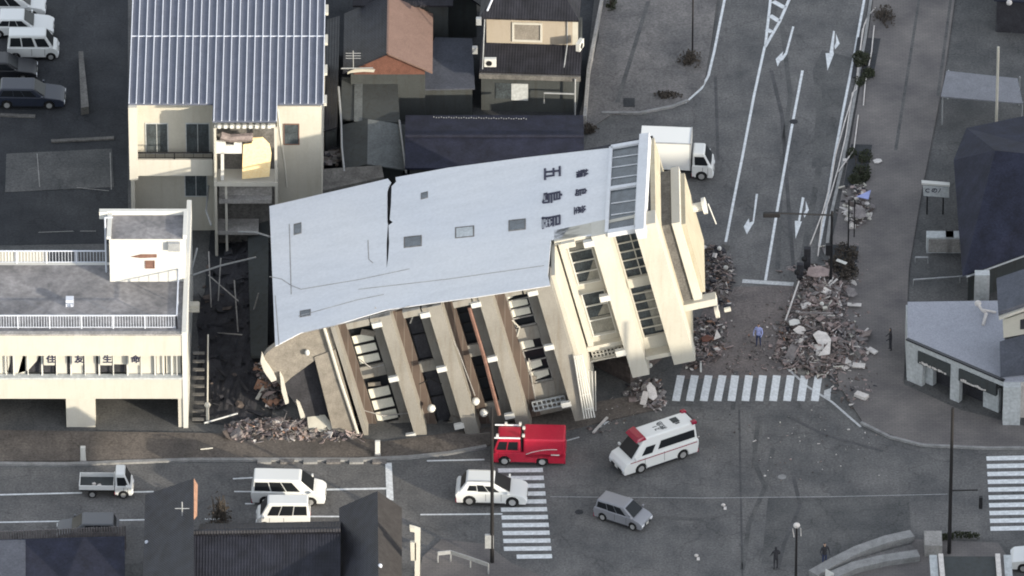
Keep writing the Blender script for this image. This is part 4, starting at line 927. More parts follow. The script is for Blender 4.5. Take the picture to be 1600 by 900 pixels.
# underside of the blank wall edge: torn cornice with notches
b = MB()
for (x0, y0_, x1, y1_) in ((540, 506, 575, 497), (577, 497, 600, 490), (628, 487, 655, 480), (658, 480, 674, 476), (707, 474, 735, 468), (738, 468, 760, 464), (790, 462, 815, 457), (818, 456, 852, 450)):
    a0, l0 = al(x0, y0_); a1, l1 = al(x1, y1_); b = MB(); tb(b, a0, a1, .13, .6, -.02 + rnd.uniform(0, .1), RW + .4); b.obj('cornice', 'fin', FB)
# crushed ground storey at the left
b = MB(); P = [vp(x, y, Y0 + .2) for x, y in ((430, 541), (470, 521), (519, 509), (526, 548), (492, 563), (455, 590), (440, 604), (424, 588), (411, 560), (417, 551))]; b.prism(P, (0, .5, 0)); b.obj('torn_fascia', 'mud', FB)
b = MB(); b.prism([vp(x, y, Y0 + .1) for x, y in ((491, 558), (524, 546), (561, 678), (522, 681))], (0, .3, 0)); b.obj('entrance_slab', 'mud', FB)
b = MB(); b.prism([vp(x, y, Y0 + .9) for x, y in ((438, 600), (492, 560), (530, 682), (478, 652))], (0, .5, 0)); b.obj('opening_shade_panel', 'interior', FB)  # dark panel stands in for the shade inside the torn opening
for pts in ([(409, 553), (414, 566), (424, 580), (432, 594), (424, 597), (412, 580), (407, 565)], [(437, 584), (442, 592), (449, 622), (451, 630), (446, 632), (440, 612)], [(463, 628), (468, 632), (476, 652), (470, 654)]):
    b = MB(); b.prism([vp(x, y, Y0 - .1) for x, y in pts], (0, .3, 0)); b.obj('torn_edge', 'creamlite', FB)
b = MB(); b.prism([gp(479, 640, 1.1), gp(490, 638, 1.2), gp(500, 650, .9), gp(520, 676, .15), gp(482, 674, .15)], (.1, .25, .25)); b.obj('plaster_flap', 'cream', FB)
b = MB(); b.ball(vp(480, 551, Y0), .16, sc=(1, 1, 1.4)); b.obj('bulkhead_lamp', 'whitewall', FB)
b = MB(); b.tube([vp(506, 511, Y0), vp(512, 530, Y0), vp(530, 590, Y0), vp(559, 677, Y0)], .1); b.obj('corner_flashing', 'creamlite', FB)

# loose cables, bent bars and broken strips hanging over the bays
for (pts, m_) in (([(640, 470), (646, 492), (641, 505)], 'creamlite'), ([(700, 520), (712, 560), (706, 600)], 'concrete'), ([(826, 560), (832, 600), (838, 630), (832, 642)], 'concrete'), ([(560, 560), (580, 575), (600, 570)], 'concrete'), ([(800, 500), (812, 512), (808, 526)], 'creamlite'), ([(565, 640), (600, 650), (640, 645)], 'concrete'), ([(655, 600), (672, 592), (690, 600)], 'darkmetal')):
    b = MB(); b.tube([vp(x, y, Y0 + RW - .1) for x, y in pts], .045, 5); b.obj('hanging_strip', m_, FB)
for (x, y, w_, h_, r0) in ((575, 520, .9, .5, .2), (690, 540, .5, .9, -.3), (830, 600, .35, 1.5, .25), (645, 610, .7, .4, .1), (735, 590, .4, .8, .3), (585, 600, .8, .3, -.1), (560, 655, 1.2, .5, .15), (640, 655, 1.4, .4, -.1), (715, 655, 1.0, .5, .3)):
    b = MB(); b.box(vp(x, y, Y0 + RW + .05), (w_, .06, h_), Matrix.Rotation(r0, 3, 'Y') @ Matrix.Rotation(.2, 3, 'X')); b.obj('broken_infill', rnd.choice(('fin', 'mud', 'greyblind' if 'greyblind' in M else 'mud')), FB)
# ---- upper block facade (two set back storeys)
def al2(px, py): return al(px, py, D2)
s0, s1 = al2(925, 372)[0], al2(952, 369)[0]
t0, t1 = al2(994, 366)[0], al2(1006, 364)[0]
RB = D2 + 1.1
mb = MB(); tb(mb, s0, s1, -.02, al2(990, 586)[1] + .1, D2 - .15, RB + .4); mb.obj('storey_band', 'creamlite', FB)
mb = MB(); tb(mb, t0, a_end2 + .05, .0, al2(1055, 570)[1], D2, RB + .4); mb.obj('storey_band', 'cream', FB)
for l_ in (.25, 4.55, 8.9):
    k = MB(); tb(k, s0 - .6, s0 + .05, l_, l_ + .42, D2 - .25, D2 + .1); k.obj('beam_end', 'whitewall', FB)
HB2 = 10.3
# storey A: between terrace and s0
aw0, aw1 = a_end1 + .02, s0
wa = al2(880, 396)[0], al2(911, 395)[0]
def win2(br, wr, l0, l1, nm, curt, vert=False, fm='whitewall', w=RB):
    f = MB(); ft = .06
    for (x0, x1, y0_, y1_) in ((br, br + ft, l0, l1), (wr - ft, wr, l0, l1), (br + ft, wr - ft, l0, l0 + ft), (br + ft, wr - ft, l1 - ft, l1)): tb(f, x0, x1, y0_, y1_, w - .06, w + .2)
    for q in range(nm): lm = l0 + (l1 - l0) * (q + 1) / (nm + 1); tb(f, br + ft, wr - ft, lm - .035, lm + .035, w + .1, w + .18)
    if vert: am = (br + wr) / 2; tb(f, am + .2, am + .26, l0 + ft, l1 - ft, w + .095, w + .19)
    fo = f.obj('window', fm, FB)
    g = MB(); tb(g, br + ft, wr - ft, l0, l1, w + .3, w + .32); g.obj('pane', 'bglass', fo)
    for q, pts in curt:
        la, lb = l0 + (l1 - l0) * q[0], l0 + (l1 - l0) * q[1]
        c = MB(); c.prism([T(br + ft + (wr - br - 2 * ft) * u, la + (lb - la) * v, w + .24) for u, v in pts], W * .02); c.obj('curtain', 'greyblind', fo)
M['greyblind'] = mat('grey_blind', (.22, .215, .19), .9, .3, 2)
full = [(0, 0), (1, 0), (1, 1), (0, 1)]
ww0, ww1 = al2(884, 470)[0] - .0, al2(917, 470)[0]
ww0 = aw0 + .55; ww1 = ww0 + 1.55
la0, la1, lb0, lb1 = .9, 4.2, 4.9, 8.3
k = MB(); tb(k, aw0, ww0, .2, HB2 - 1.1, RB - .02, RB + .3); tb(k, ww0, ww1, .2, la0, RB - .02, RB + .3); tb(k, ww0, ww1, la1, lb0, RB - .02, RB + .3); tb(k, ww0, ww1, lb1, HB2 - 1.1, RB - .02, RB + .3); tb(k, ww1, s0, .1, HB2 - 1.1, RB, RB + .3)
k.obj('wall_panel', 'cream', FB)
win2(ww0, ww1, la0, la1, 3, [((0, .24), full), ((.3, 1), [(.35, 1), (1, .25), (1, 1)])])
win2(ww0, ww1, lb0, lb1, 2, [((.62, 1), full), ((.1, .6), [(.4, 1), (1, .3), (1, 1)])])
k = MB(); tb(k, ww0 - .42, ww0 - .08, .3, HB2 - 1.2, RB - .45, RB + .1); k.obj('pilaster_rib', 'creamlite', FB)
b = MB(); lattice(b, ww0 - .35, s0 - .05, HB2 - 1.25, HB2 - .45, RB - .2, 9, 3, .09); tb(b, aw0, s0, HB2 - 1.6, HB2 - 1.25, RB - .5, RB); tb(b, aw0, s0, HB2 - .45, HB2 - .35, RB - .4, RB); b.obj('lattice_screen', 'creamlite', FB)
k = MB(); tb(k, aw0, s0, .0, .3, D2 + .2, RB + .4); tb(k, aw0 + .4, aw0 + 1.3, .1, .5, D2 - .1, D2 + .3); k.obj('cornice', 'cream', FB)
# storey B: between s1 and t0
bw0, bw1 = s1 + .12, t0 - .05
la0, la1, lb0, lb1 = .45, 4.55, 5.15, 9.2
k = MB(); tb(k, s1, bw0, .0, HB2, RB - .02, RB + .3); tb(k, bw0, bw1, .0, la0, RB - .02, RB + .3); tb(k, bw0, bw1, la1, lb0, RB - .1, RB + .3); tb(k, bw0, bw1, lb1, HB2, RB - .02, RB + .3); tb(k, bw1, t0, 0, HB2, RB, RB + .3)
tb(k, bw0 - .1, bw1 + .05, HB2 - .25, HB2 + .05, D2 + .2, RB + .3)
k.obj('wall_panel', 'cream', FB)
win2(bw0, bw1, la0, la1, 5, [], True, 'creamlite'); win2(bw0, bw1, lb0, lb1, 5, [((.15, .95), [(.55, 0), (.95, 0), (.95, 1), (.55, 1)])], False, 'creamlite')
# hanging railing of the terrace
b = MB(); p0, p1, q0, q1 = vp(900, 560, Y0 + .6), vp(921, 652, Y0 + .6), vp(906, 556, Y0 + 1.6), vp(929, 650, Y0 + 1.6)
for t_ in range(5):
    f_ = t_ / 4; b.tube([vp(897 + 12 * f_, 556 - 2 * f_, Y0 - .25), vp(913 + 16 * f_, 654 - 2 * f_, Y0 - .25)], .05, 5)
for t_ in range(4):
    f_ = t_ / 3; b.tube([vp(914 + 16 * f_, 580, Y0 + 1.4), vp(921 + 10 * f_, 642, Y0 + 1.4)], .03, 5)
for y in (565, 592, 618, 640): b.tube([vp(898 + (y - 556) * .18, y, Y0 - .25), vp(909 + (y - 556) * .2, y - 3, Y0 - .25)], .04, 5)
b.obj('terrace_railing', 'whitewall', FB)
# roof equipment: plant room, slab, side fin
def tbx(name, m, a0, a1, l0, l1, w0, w1): k = MB(); tb(k, a0, a1, l0, l1, w0, w1); return k.obj(name, m, FB)
pw0, pw1, pl0 = D2 + 2.4, 12.9, 2.0
tbx('plant_room', 'dkconcrete', a_end2, a_end2 + .72, pl0, pl0 + 6.0, pw0 + .15, pw1 - .1)  # dark concrete also paints the shade below the overhanging slab
tbx('plant_room_slab', 'creamlite', a_end2 + .68, a_end2 + 1.22, pl0 - .1, pl0 + 6.1, pw0, pw1)
tbx('tank_base', 'roofcream', a_end2 + 1.22, a_end2 + 1.5, pl0 + .3, pl0 + 5.7, pw0 + .3, pw1 - .3)
k = MB(); tb(k, a_end2, a_end2 + 2.1, pl0 + 6.0, pl0 + 6.5, pw0 - .3, pw0 + .5); k.obj('roof_beam', 'creamlite', FB)
c_ = vp(1120, 487, Y0 + pw0); 
k = MB(); k.tube([c_ - A * .1, c_ + A * .12], .42, 14); k.tube([c_ + A * .5, c_ + A * .9], .16, 8); k.obj('vent_disc', 'creamlite', FB)
c2 = vp(1098, 322, Y0 + 12)
k = MB(); k.tube([c2 - A * 1.0, c2], .3, 10); k.tube([c2, c2 + A * .22], .55, 16); k.tube([c2 + A * .35 + Vector((0, 0, .1)), c2 + A * .9 + Vector((0, 0, -1.6))], .04, 5); k.obj('roof_tank', 'whitewall', FB)
# supporting crushed structure below (dark)
r_ = root('crushed_house', gp(1000, 520), 'crushed dark house flattened underneath the raised roof end of the toppled building', 'house')
b = MB(); b.prism([gp(905, 560), gp(985, 600), gp(1035, 560), gp(1080, 470), gp(1085, 380), gp(1010, 300), gp(900, 350)], (0, 0, 1.3)); b.obj('collapsed_floor', 'wooddark', r_)

# ------------------------------------------------------------------ VEHICLES
def wheels(t, xs, hw, r, m_='tyre'):
    for x in xs:
        for s_ in (-1, 1):
            w_ = MB(); w_.tube([(x, s_ * (hw - .2), r), (x, s_ * (hw - .01), r)], r, 18); wo = w_.obj('wheel', 'tyre', t, bevel=.03)
            k = MB(); k.tube([(x, s_ * (hw - .05), r), (x, s_ * (hw + .012), r)], r * .6, 12); k.obj('rim', 'rim', wo)
def vehicle(name, label, cat, px, py, yaw, L_, W_, H_, top_, wx, wr, cab, paint, sides, front=(.12, .9), rear=(.3, .9), group=None, extra=None, trim='black', bev=.09, inset=.06):
    """top_: outline of lower body from rear to front [(x,z)...]; cab: (b0,b1,zb,t0,t1,zt) greenhouse"""
    t = root(name, (0, 0, 0), label, cat, group); hw = W_ / 2
    zf = .22; pts = [(top_[0][0], zf + .1)] + list(top_) + [(top_[-1][0], zf + .08)]
    bot = []
    for x in sorted(wx, reverse=True):
        R_ = wr + .06; zc = wr
        a0 = math.asin(max(-1, min(1, (zf - zc) / R_)))
        ang_ = [a0 + (math.pi - 2 * a0) * i / 8 for i in range(9)]
        bot += [(x + R_ * math.cos(a), zc + R_ * math.sin(a)) for a in ang_]
    prof_ = pts + [(top_[-1][0] - .06, zf)] + bot + [(top_[0][0] + .06, zf)]
    b = MB(); b.prism([(x, -hw, z) for x, z in prof_], (0, W_, 0)); b.obj('body', paint, t, bevel=bev, seg=4, smooth=True)
    b = MB(); b.span(top_[0][0] + .15, top_[-1][0] - .15, -hw + .12, hw - .12, .14, .5); b.obj('underbody', 'tyre', t)
    b0, b1, zb, t0, t1, zt = cab; hb, ht = hw - inset, hw - inset - (zt - zb) * .16
    B = [Vector((b0, -hb, zb)), Vector((b1, -hb, zb)), Vector((b1, hb, zb)), Vector((b0, hb, zb))]
    Tp = [Vector((t0, -ht, zt)), Vector((t1, -ht, zt)), Vector((t1, ht, zt)), Vector((t0, ht, zt))]
    b = MB(); b.hexa([p - Vector((0, 0, .08)) for p in B], Tp); co = b.obj('cabin', paint, t, bevel=bev * 1.1, seg=4, smooth=True)
    def panel(nm, c00, c10, c11, c01, u0, u1, v0, v1, m_='glass', th=.012, sk=0):
        def bl(u, v): return c00 * (1 - u) * (1 - v) + c10 * u * (1 - v) + c11 * u * v + c01 * (1 - u) * v
        nn = (c10 - c00).cross(c01 - c00).normalized(); P = [bl(u0, v0), bl(u1, v0), bl(u1 - sk, v1), bl(u0, v1)]
        k = MB(); k.prism([p + nn * .002 for p in P], nn * th); return k.obj(nm, m_, co)
    for (u0, u1, v0, v1) in sides:
        sk = 0
        panel('side_window', B[0], B[1], Tp[1], Tp[0], u0, u1, v0, v1); panel('side_window', B[3], B[2], Tp[2], Tp[3], u0, u1, v0, v1) if False else None
        c00, c10, c11, c01 = B[2], B[3], Tp[3], Tp[2]; panel('side_window', c00, c10, c11, c01, 1 - u1, 1 - u0, v0, v1)
    panel('windscreen', B[1], B[2], Tp[2], Tp[1], .06, .94, *front)
    panel('rear_window', B[3], B[0], Tp[0], Tp[3], .1, .9, *rear)
    wheels(t, wx, hw, wr)
    xf, xr_ = top_[-1][0], top_[0][0]; zfront = top_[-1][1]
    for s_ in (-1, 1):
        k = MB(); k.box((xf - .06, s_ * (hw - .22), zfront - .12), (.2, .34, .17)); k.obj('headlight', 'chrome', t, bevel=.02)
        k = MB(); k.box((xr_ + .04, s_ * (hw - .1), top_[0][1] - .15), (.14, .18, .3)); k.obj('taillight', 'redlens', t, bevel=.02)
        k = MB(); k.box((b1 - .25, s_ * (hw + .1), zb + .12), (.12, .2, .16)); k.obj('mirror', paint, t, bevel=.02)
    k = MB(); k.box((xf + .005, 0, .42), (.05, W_ * .7, .18)); k.obj('grille', 'black', t)
    k = MB(); k.box((xf + .035, 0, .45), (.02, .34, .16)); k.obj('licence_plate', 'whitewall', t)
    for s_ in (-1, 1):
        for dx in ((b0 + b1) / 2 + .05, (b0 + b1) / 2 + (b1 - b0) * .3):
            k = MB(); k.span(dx - .012, dx + .012, s_ * (hw + .001) - .006, s_ * (hw + .001) + .006, .42, zb - .03); k.obj('door_seam', 'black', t)
        k = MB(); k.span(min(wx) + wr + .1, max(wx) - wr - .1, s_ * (hw - .01) - .015, s_ * (hw - .01) + .015, .2, .3) if len(wx) > 1 else k.span(max(wx) - wr - .4, max(wx) - wr - .12, s_ * hw - .012, s_ * hw + .012, .24, .32); k.obj('sill', 'black', t)
    if extra: extra(t, co, hw)
    p = gp(px, py); t.location = (p.x, p.y, .02); t.rotation_euler = (0, 0, R(yaw)); return t

# SUV
vehicle('suv', 'white SUV crossing the zebra stripes behind the thin pole', 'car', 768, 779, -3, 4.55, 1.84, 1.69,
        [(-2.2, .55), (-2.26, .8), (-2.12, 1.04), (1.2, 1.0), (1.75, .92), (2.1, .78), (2.26, .6)], (-1.36, 1.36), .36, (-2.1, 1.35, .98, -1.55, .1, 1.68), 'white', [(.16, .36, .2, .72), (.38, .58, .14, .78), (.6, .8, .14, .7)], extra=lambda t, co, hw: [MB().span(-1.5, .2, s * .62 - .02, s * .62 + .02, 1.7, 1.74).obj('roof_rail', 'steel', t) for s in (-1, 1)])
vehicle('minivan', 'white minivan facing right with its nose in the sun', 'van', 451, 779, -2, 4.7, 1.76, 1.86,
        [(-2.3, .5), (-2.34, .8), (-2.28, 1.05), (1.55, 1.02), (2.12, .86), (2.33, .68)], (-1.42, 1.42), .33, (-2.28, 1.72, 1.0, -2.18, .75, 1.86), 'white', [(.04, .3, .12, .8), (.32, .55, .1, .82), (.57, .78, .1, .82)])
vehicle('kei_van', 'small grey white van facing left, half shaded, beside the minivan', 'van', 443, 818, 180, 3.4, 1.48, 1.88,
        [(-1.68, .5), (-1.7, .8), (-1.66, 1.0), (1.45, .98), (1.62, .85), (1.69, .6)], (-1.15, 1.2), .28, (-1.66, 1.5, .95, -1.58, .95, 1.88), 'white', [(.05, .33, .14, .8), (.35, .62, .12, .82), (.64, .86, .12, .8)])
def amb(t, co, hw):
    k = MB(); k.hexa([(1.0, -.78, 2.33), (1.75, -.72, 2.24), (1.75, .72, 2.24), (1.0, .78, 2.33)], [(1.1, -.7, 2.56), (1.55, -.62, 2.5), (1.55, .62, 2.5), (1.1, .7, 2.56)]); k.obj('light_bar', 'redlens', t, bevel=.04)
    for s in (-1, 1): k = MB(); k.box((-2.5, s * .66, 2.42), (.34, .3, .2)); k.obj('beacon', 'redlens', t, bevel=.03)
    k = MB(); k.span(-2.7, -2.62, -.5, .5, 2.34, 2.42); k.obj('roof_spoiler', 'black', t)
    k = MB(); k.box((-1.55, -.12, 2.425), (.5, .55, .02)); k.box((-1.55, .26, 2.426), (.3, .12, .02)); k.obj('roof_hatch', 'greenwall', t)
    for i, (s, x, y) in enumerate((('救', -.55, .2), ('急', -.55, -.25), ('2', -.1, .2), ('1', -.1, -.1))):
        text_mesh(s, 'roof_lettering', .48, frame_mtx((0, -1, 0), (1, 0, 0), (x, y, 2.432)), 'greenwall', t, .006, 0)
    for s in (-1, 1): k = MB(); k.span(-2.6, 2.3, s * (hw + .004) - .006, s * (hw + .004) + .006, 1.0, 1.06); k.obj('side_stripe', 'redlens', t)
vehicle('ambulance', 'white high roofed ambulance with red roof light bar at the junction', 'ambulance', 1022, 718, 210, 5.6, 1.9, 2.45,
        [(-2.7, .5), (-2.76, .9), (-2.72, 1.2), (2.0, 1.18), (2.58, 1.0), (2.76, .72)], (-1.58, 1.5), .35, (-2.7, 2.2, 1.15, -2.6, 1.1, 2.42), 'white', [(.04, .62, .18, .6), (.70, .86, .1, .5)], front=(.06, .66), rear=(.15, .6), extra=amb, bev=.09)
mpv = vehicle('compact_minivan', 'silver compact minivan turning across the junction', 'car', 973, 813, -29, 4.2, 1.7, 1.65,
        [(-2.05, .5), (-2.1, .75), (-2.02, 1.0), (1.35, .98), (1.85, .82), (2.1, .64)], (-1.3, 1.3), .31, (-2.02, 1.45, .95, -1.85, .45, 1.62), 'silver', [(.06, .32, .15, .78), (.34, .56, .1, .82), (.58, .8, .1, .82)])
mpv.scale = (.83, .86, .9)
# red fire vehicle
def fire(t, co, hw):
    k = MB(); k.span(-2.3, .35, -hw, hw, .55, 2.05); k.obj('equipment_body', 'red', t, bevel=.12, seg=3)
    for s in (-1, 1):
        k = MB(); pts_ = [(-1.8 + i * .22, s * (hw + .006), 1.32 - .0 + -.03 * (i - 1) ** 1 * (i > 1) * .6 * (i - 1) * .35) for i in range(10)]
        k.tube(pts_, .025, 4); k.obj('side_stripe', 'whitewall', t)
        k = MB(); k.span(-1.95, -1.4, s * (hw + .01) - .01, s * (hw + .01) + .01, .86, .94); k.obj('lettering_strip', 'whitewall', t)
        k = MB(); k.span(.55, 2.2, s * .72 - .03, s * .72 + .03, 1.98, 2.06); k.obj('roof_rail', 'chrome', t)
    k = MB(); k.span(.42, .52, -.7, .7, .9, 1.9); k.obj('cab_gap', 'black', t)
    for x, y in ((.35, -.3), (.35, .55), (2.0, .6), (1.5, -.74), (.6, -.76)): k = MB(); k.box((x, y, 2.12), (.16, .16, .16)); k.obj('roof_lamp', 'whitewall', t)
    k = MB(); k.span(.7, 1.55, -hw - .02, -hw, 1.12, 1.22); k.obj('door_trim', 'whitewall', t)
    k = MB(); k.span(-.2, 1.3, -hw + .03, hw - .03, .3, .48); k.obj('chassis', 'cream', t)
vehicle('fire_truck', 'red fire truck parked at the zebra crossing below the toppled building', 'fire truck', 827, 716, 178, 4.7, 1.8, 2.1,
        [(-2.3, .5), (-2.34, .8), (-2.3, 1.0), (2.1, 1.0), (2.3, .9), (2.34, .6)], (-.85, 1.55), .33, (.5, 2.3, .95, .52, 1.95, 1.98), 'red', [(.12, .5, .2, .75), (.55, .9, .2, .75)], extra=fire)
# box truck
def cargo(t, co, hw):
    k = MB(); k.span(-2.45, .85, -1.0, 1.0, .85, 2.95); k.obj('cargo_box', 'white', t, bevel=.03)
    k = MB(); k.span(-2.45, .9, -1.01, -.96, 2.9, 2.97); k.span(.82, .89, -1.01, 1.01, .85, 2.97); k.obj('box_trim', 'steel', t)
    k = MB(); k.span(-2.3, 1.0, -.5, .5, .4, .85); k.obj('chassis', 'tyre', t)
vehicle('box_truck', 'white box truck standing behind the roof end of the toppled building', 'truck', 1059, 270, -4, 4.8, 1.75, 2.1,
        [(.95, .5), (.95, .8), (.96, 1.15), (2.1, 1.1), (2.3, 1.0), (2.36, .6)], (1.6,), .33, (.97, 2.28, 1.08, 1.0, 1.75, 2.0), 'white', [(.15, .85, .1, .75)], extra=lambda t, co, hw: (cargo(t, co, hw), wheels(t, (-1.3,), .85, .34)))
# pick-up kei truck
def bed(t, co, hw):
    for (x0, x1, y0_, y1_, z0, z1) in ((-1.68, .55, -hw, -hw + .05, .66, .98), (-1.68, .55, hw - .05, hw, .66, .98), (-1.68, -1.63, -hw + .05, hw - .05, .66, .98), (.5, .55, -hw + .05, hw - .05, .66, 1.1)):
        k = MB(); k.span(x0, x1, y0_, y1_, z0, z1); k.obj('bed_side', 'white', t)
    k = MB(); k.span(-1.66, .53, -hw + .03, hw - .03, .6, .67); k.obj('bed_floor', 'greenwall', t)
    k = MB(); k.span(-1.6, 1.0, -.45, .45, .35, .6); k.obj('chassis', 'tyre', t)
    for x, y in ((-.75, -.2), (-.4, -.35)): k = MB(); k.box((x, y, .74), (.2, .18, .14), Matrix.Rotation(.5, 3, 'Z')); k.obj('load_item', 'plaster', t)
vehicle('kei_truck', 'small white open bed pickup truck driving along the main road', 'truck', 166, 769, -1, 3.4, 1.48, 1.78,
        [(.58, .5), (.58, .8), (.6, .95), (1.5, .92), (1.66, .8), (1.7, .55)], (1.12,), .27, (.6, 1.6, .88, .62, 1.2, 1.78), 'white', [(.15, .85, .08, .72)], extra=lambda t, co, hw: (bed(t, co, hw), wheels(t, (-.85,), hw - .02, .27)))
# parked cars top left
PK = 'cars parked in the lot at the top left'
vehicle('parked_car', 'white tall wagon cut by the top edge, uppermost of the parked row', 'car', 20, 20, 0, 4.4, 1.7, 1.7,
        [(-2.15, .5), (-2.2, .75), (-2.1, 1.0), (1.2, .98), (1.95, .84), (2.2, .66)], (-1.3, 1.3), .31, (-2.1, 1.35, .95, -1.9, .4, 1.66), 'white', [(.06, .32, .15, .78), (.34, .56, .1, .82), (.58, .8, .1, .82)], group=PK)
vehicle('parked_car', 'white low sedan parked between the wagon and the small van', 'car', 30, 50, 0, 4.6, 1.75, 1.45,
        [(-2.25, .5), (-2.3, .75), (-2.2, .92), (1.0, .9), (1.95, .78), (2.3, .6)], (-1.35, 1.35), .31, (-1.9, 1.1, .88, -1.2, .3, 1.44), 'white', [(.14, .4, .15, .8), (.42, .62, .12, .82), (.64, .86, .12, .8)], group=PK)
vehicle('parked_van', 'small white box shaped van parked below the white sedan', 'van', 52, 86, 0, 3.4, 1.48, 1.88,
        [(-1.68, .5), (-1.7, .8), (-1.66, 1.0), (1.35, .98), (1.58, .85), (1.69, .6)], (-1.15, 1.2), .28, (-1.66, 1.42, .95, -1.58, .85, 1.88), 'white', [(.05, .3, .14, .8), (.33, .6, .12, .82), (.66, .92, .12, .75)], group=PK)
vehicle('parked_car', 'black sedan parked just below the small white van', 'car', 5, 118, 0, 4.5, 1.75, 1.45,
        [(-2.2, .5), (-2.25, .75), (-2.15, .92), (1.0, .9), (1.95, .78), (2.25, .6)], (-1.35, 1.35), .31, (-1.9, 1.1, .88, -1.2, .3, 1.44), 'black', [(.14, .4, .15, .8), (.42, .62, .12, .82), (.64, .86, .12, .8)], group=PK)
vehicle('parked_car', 'long dark navy wagon at the bottom of the parked row', 'car', 45, 160, -1, 4.8, 1.8, 1.5,
        [(-2.35, .5), (-2.4, .75), (-2.3, .95), (1.1, .93), (2.1, .8), (2.4, .62)], (-1.4, 1.4), .32, (-2.2, 1.2, .9, -1.8, .35, 1.5), 'darkblue', [(.1, .36, .15, .8), (.38, .58, .12, .82), (.6, .84, .12, .8)], group=PK)
vehicle('parked_car', 'white car cut by the right edge below the right hand zebra crossing', 'car', 1632, 885, 175, 4.3, 1.7, 1.5,
        [(-2.1, .5), (-2.15, .75), (-2.05, .95), (1.2, .93), (1.95, .8), (2.15, .62)], (-1.3, 1.3), .31, (-2.0, 1.3, .9, -1.7, .4, 1.5), 'white', [(.1, .36, .15, .8), (.38, .58, .12, .82), (.6, .84, .12, .8)])
vehicle('grey_car', 'dark grey car partly hidden behind the low roof, bottom left road', 'car', 138, 840, 180, 3.9, 1.65, 1.5,
        [(-1.9, .5), (-1.95, .75), (-1.9, .95), (1.0, .93), (1.7, .8), (1.95, .62)], (-1.2, 1.2), .3, (-1.85, 1.1, .9, -1.6, .3, 1.5), 'dullgrey', [(.1, .36, .15, .8), (.38, .58, .12, .82), (.6, .84, .12, .8)])

# ------------------------------------------------------------------ POLES, SIGNS, RAILS
def pole(name, px, py, h, r0, r1, label, cat, m_='polebrown', extra=None):
    p = gp(px, py); t = root(name, p, label, cat); b = MB(); b.tube([p, p + Vector((0, 0, h * .5)), p + Vector((0, 0, h))], r0, 10, r1=r1); b.obj('post', m_, t)
    if extra: extra(t, p, h)
    return t
def sig(t, p, h):
    b = MB(); b.tube([p + Vector((0, 0, 4.9)), p + Vector((1.7, 0, 4.95))], .05); b.obj('arm', 'polebrown', t)
    b = MB(); b.box(p + Vector((1.9, 0, 4.0)), (.22, .25, .85)); b.obj('signal_head', 'darkmetal', t)
pole('utility_pole', 1483, 866, 11.2, .13, .09, 'tall dark pole with a short signal arm near the right zebra crossing', 'pole', extra=sig)
def sig2(t, p, h):
    b = MB(); b.span(p.x - .45, p.x + .1, p.y - .1, p.y + .1, 1.2, 2.2); b.obj('control_box', 'steel', t)
    b = MB(); b.tube([p + Vector((-.1, 0, 10.0)), p + Vector((-1.8, 0, 9.8))], .04); b.obj('arm', 'polebrown', t)
pole('utility_pole', 769, 880, 11.9, .13, .09, 'tall thin dark pole crossing in front of the white SUV', 'pole', extra=sig2)
def lamp(t, p, h):
    b = MB(); b.ball(p + Vector((0, 0, h)), .22, sc=(1, 1, .8)); b.tube([p + Vector((-.25, 0, h - .25)), p + Vector((-.15, 0, h - .9))], .03); b.tube([p + Vector((.25, 0, h - .2)), p + Vector((.28, 0, h - .8))], .03); b.obj('lamp_head', 'plaster', t)
pole('street_lamp', 1243, 935, 5.6, .1, .06, 'street lamp with pale head standing before the curved kerbs', 'street lamp', extra=lamp)
pole('light_pole', 1556, 222, 7.5, .1, .09, 'pale slim pole beside the carport roof', 'pole', 'cream')
pole('light_pole', 1082, 82, 5.5, .06, .05, 'thin dark pole rising from the plaza shrub at the top', 'pole')
# overhead signal gantry arm
def gantry(t, p, h):
    b = MB(); b.tube([p + Vector((0, 0, h - .3)), p + Vector((-4.4, 0, h - .1))], .06); b.obj('arm', 'darkmetal', t)
    b = MB(); b.box(p + Vector((-3.9, -.1, h - .2)), (1.1, .25, .35)); b.obj('signal_head', 'darkmetal', t, bevel=.05)
    b = MB(); b.box(p + Vector((-.2, -.1, 3.0)), (.35, .3, .8)); b.obj('pedestrian_signal', 'darkmetal', t)
pole('signal_pole', 1298, 448, 5.9, .1, .08, 'dark traffic signal pole with long arm over the lane arrows', 'traffic signal', 'darkmetal', extra=gantry)
t = root('goal_frame', gp(1332, 395), 'dark square frame standing on the debris beside the signal pole', 'frame')
b = MB(); p = gp(1325, 400); q = gp(1334, 400)
b.tube([p, p + Vector((0, 0, 4.4))], .05); b.tube([q + Vector((0, 0, 1.5)), q + Vector((0, 0, 4.4))], .04); b.tube([p + Vector((0, 0, 4.4)), q + Vector((0, 0, 4.4))], .05); b.obj('posts', 'darkmetal', t)
# dark toppled signals by the rubble
for (x, y, h, l) in ((1261, 425, 1.9, 'black signal box, taller of the pair above the rubble'), (1250, 440, 1.4, 'black signal box, shorter of the pair above the rubble')):
    t = root('signal_box', gp(x, y), l, 'signal'); p = gp(x, y); b = MB(); b.span(p.x - .22, p.x + .22, p.y - .15, p.y + .2, .3, h); b.obj('casing', 'interior', t, bevel=.04)
    b = MB(); b.tube([p, p + Vector((0, 0, .4))], .06); b.ball(p + Vector((-.2, -.15, h * .6)), .2); b.obj('hood', 'darkmetal', t)
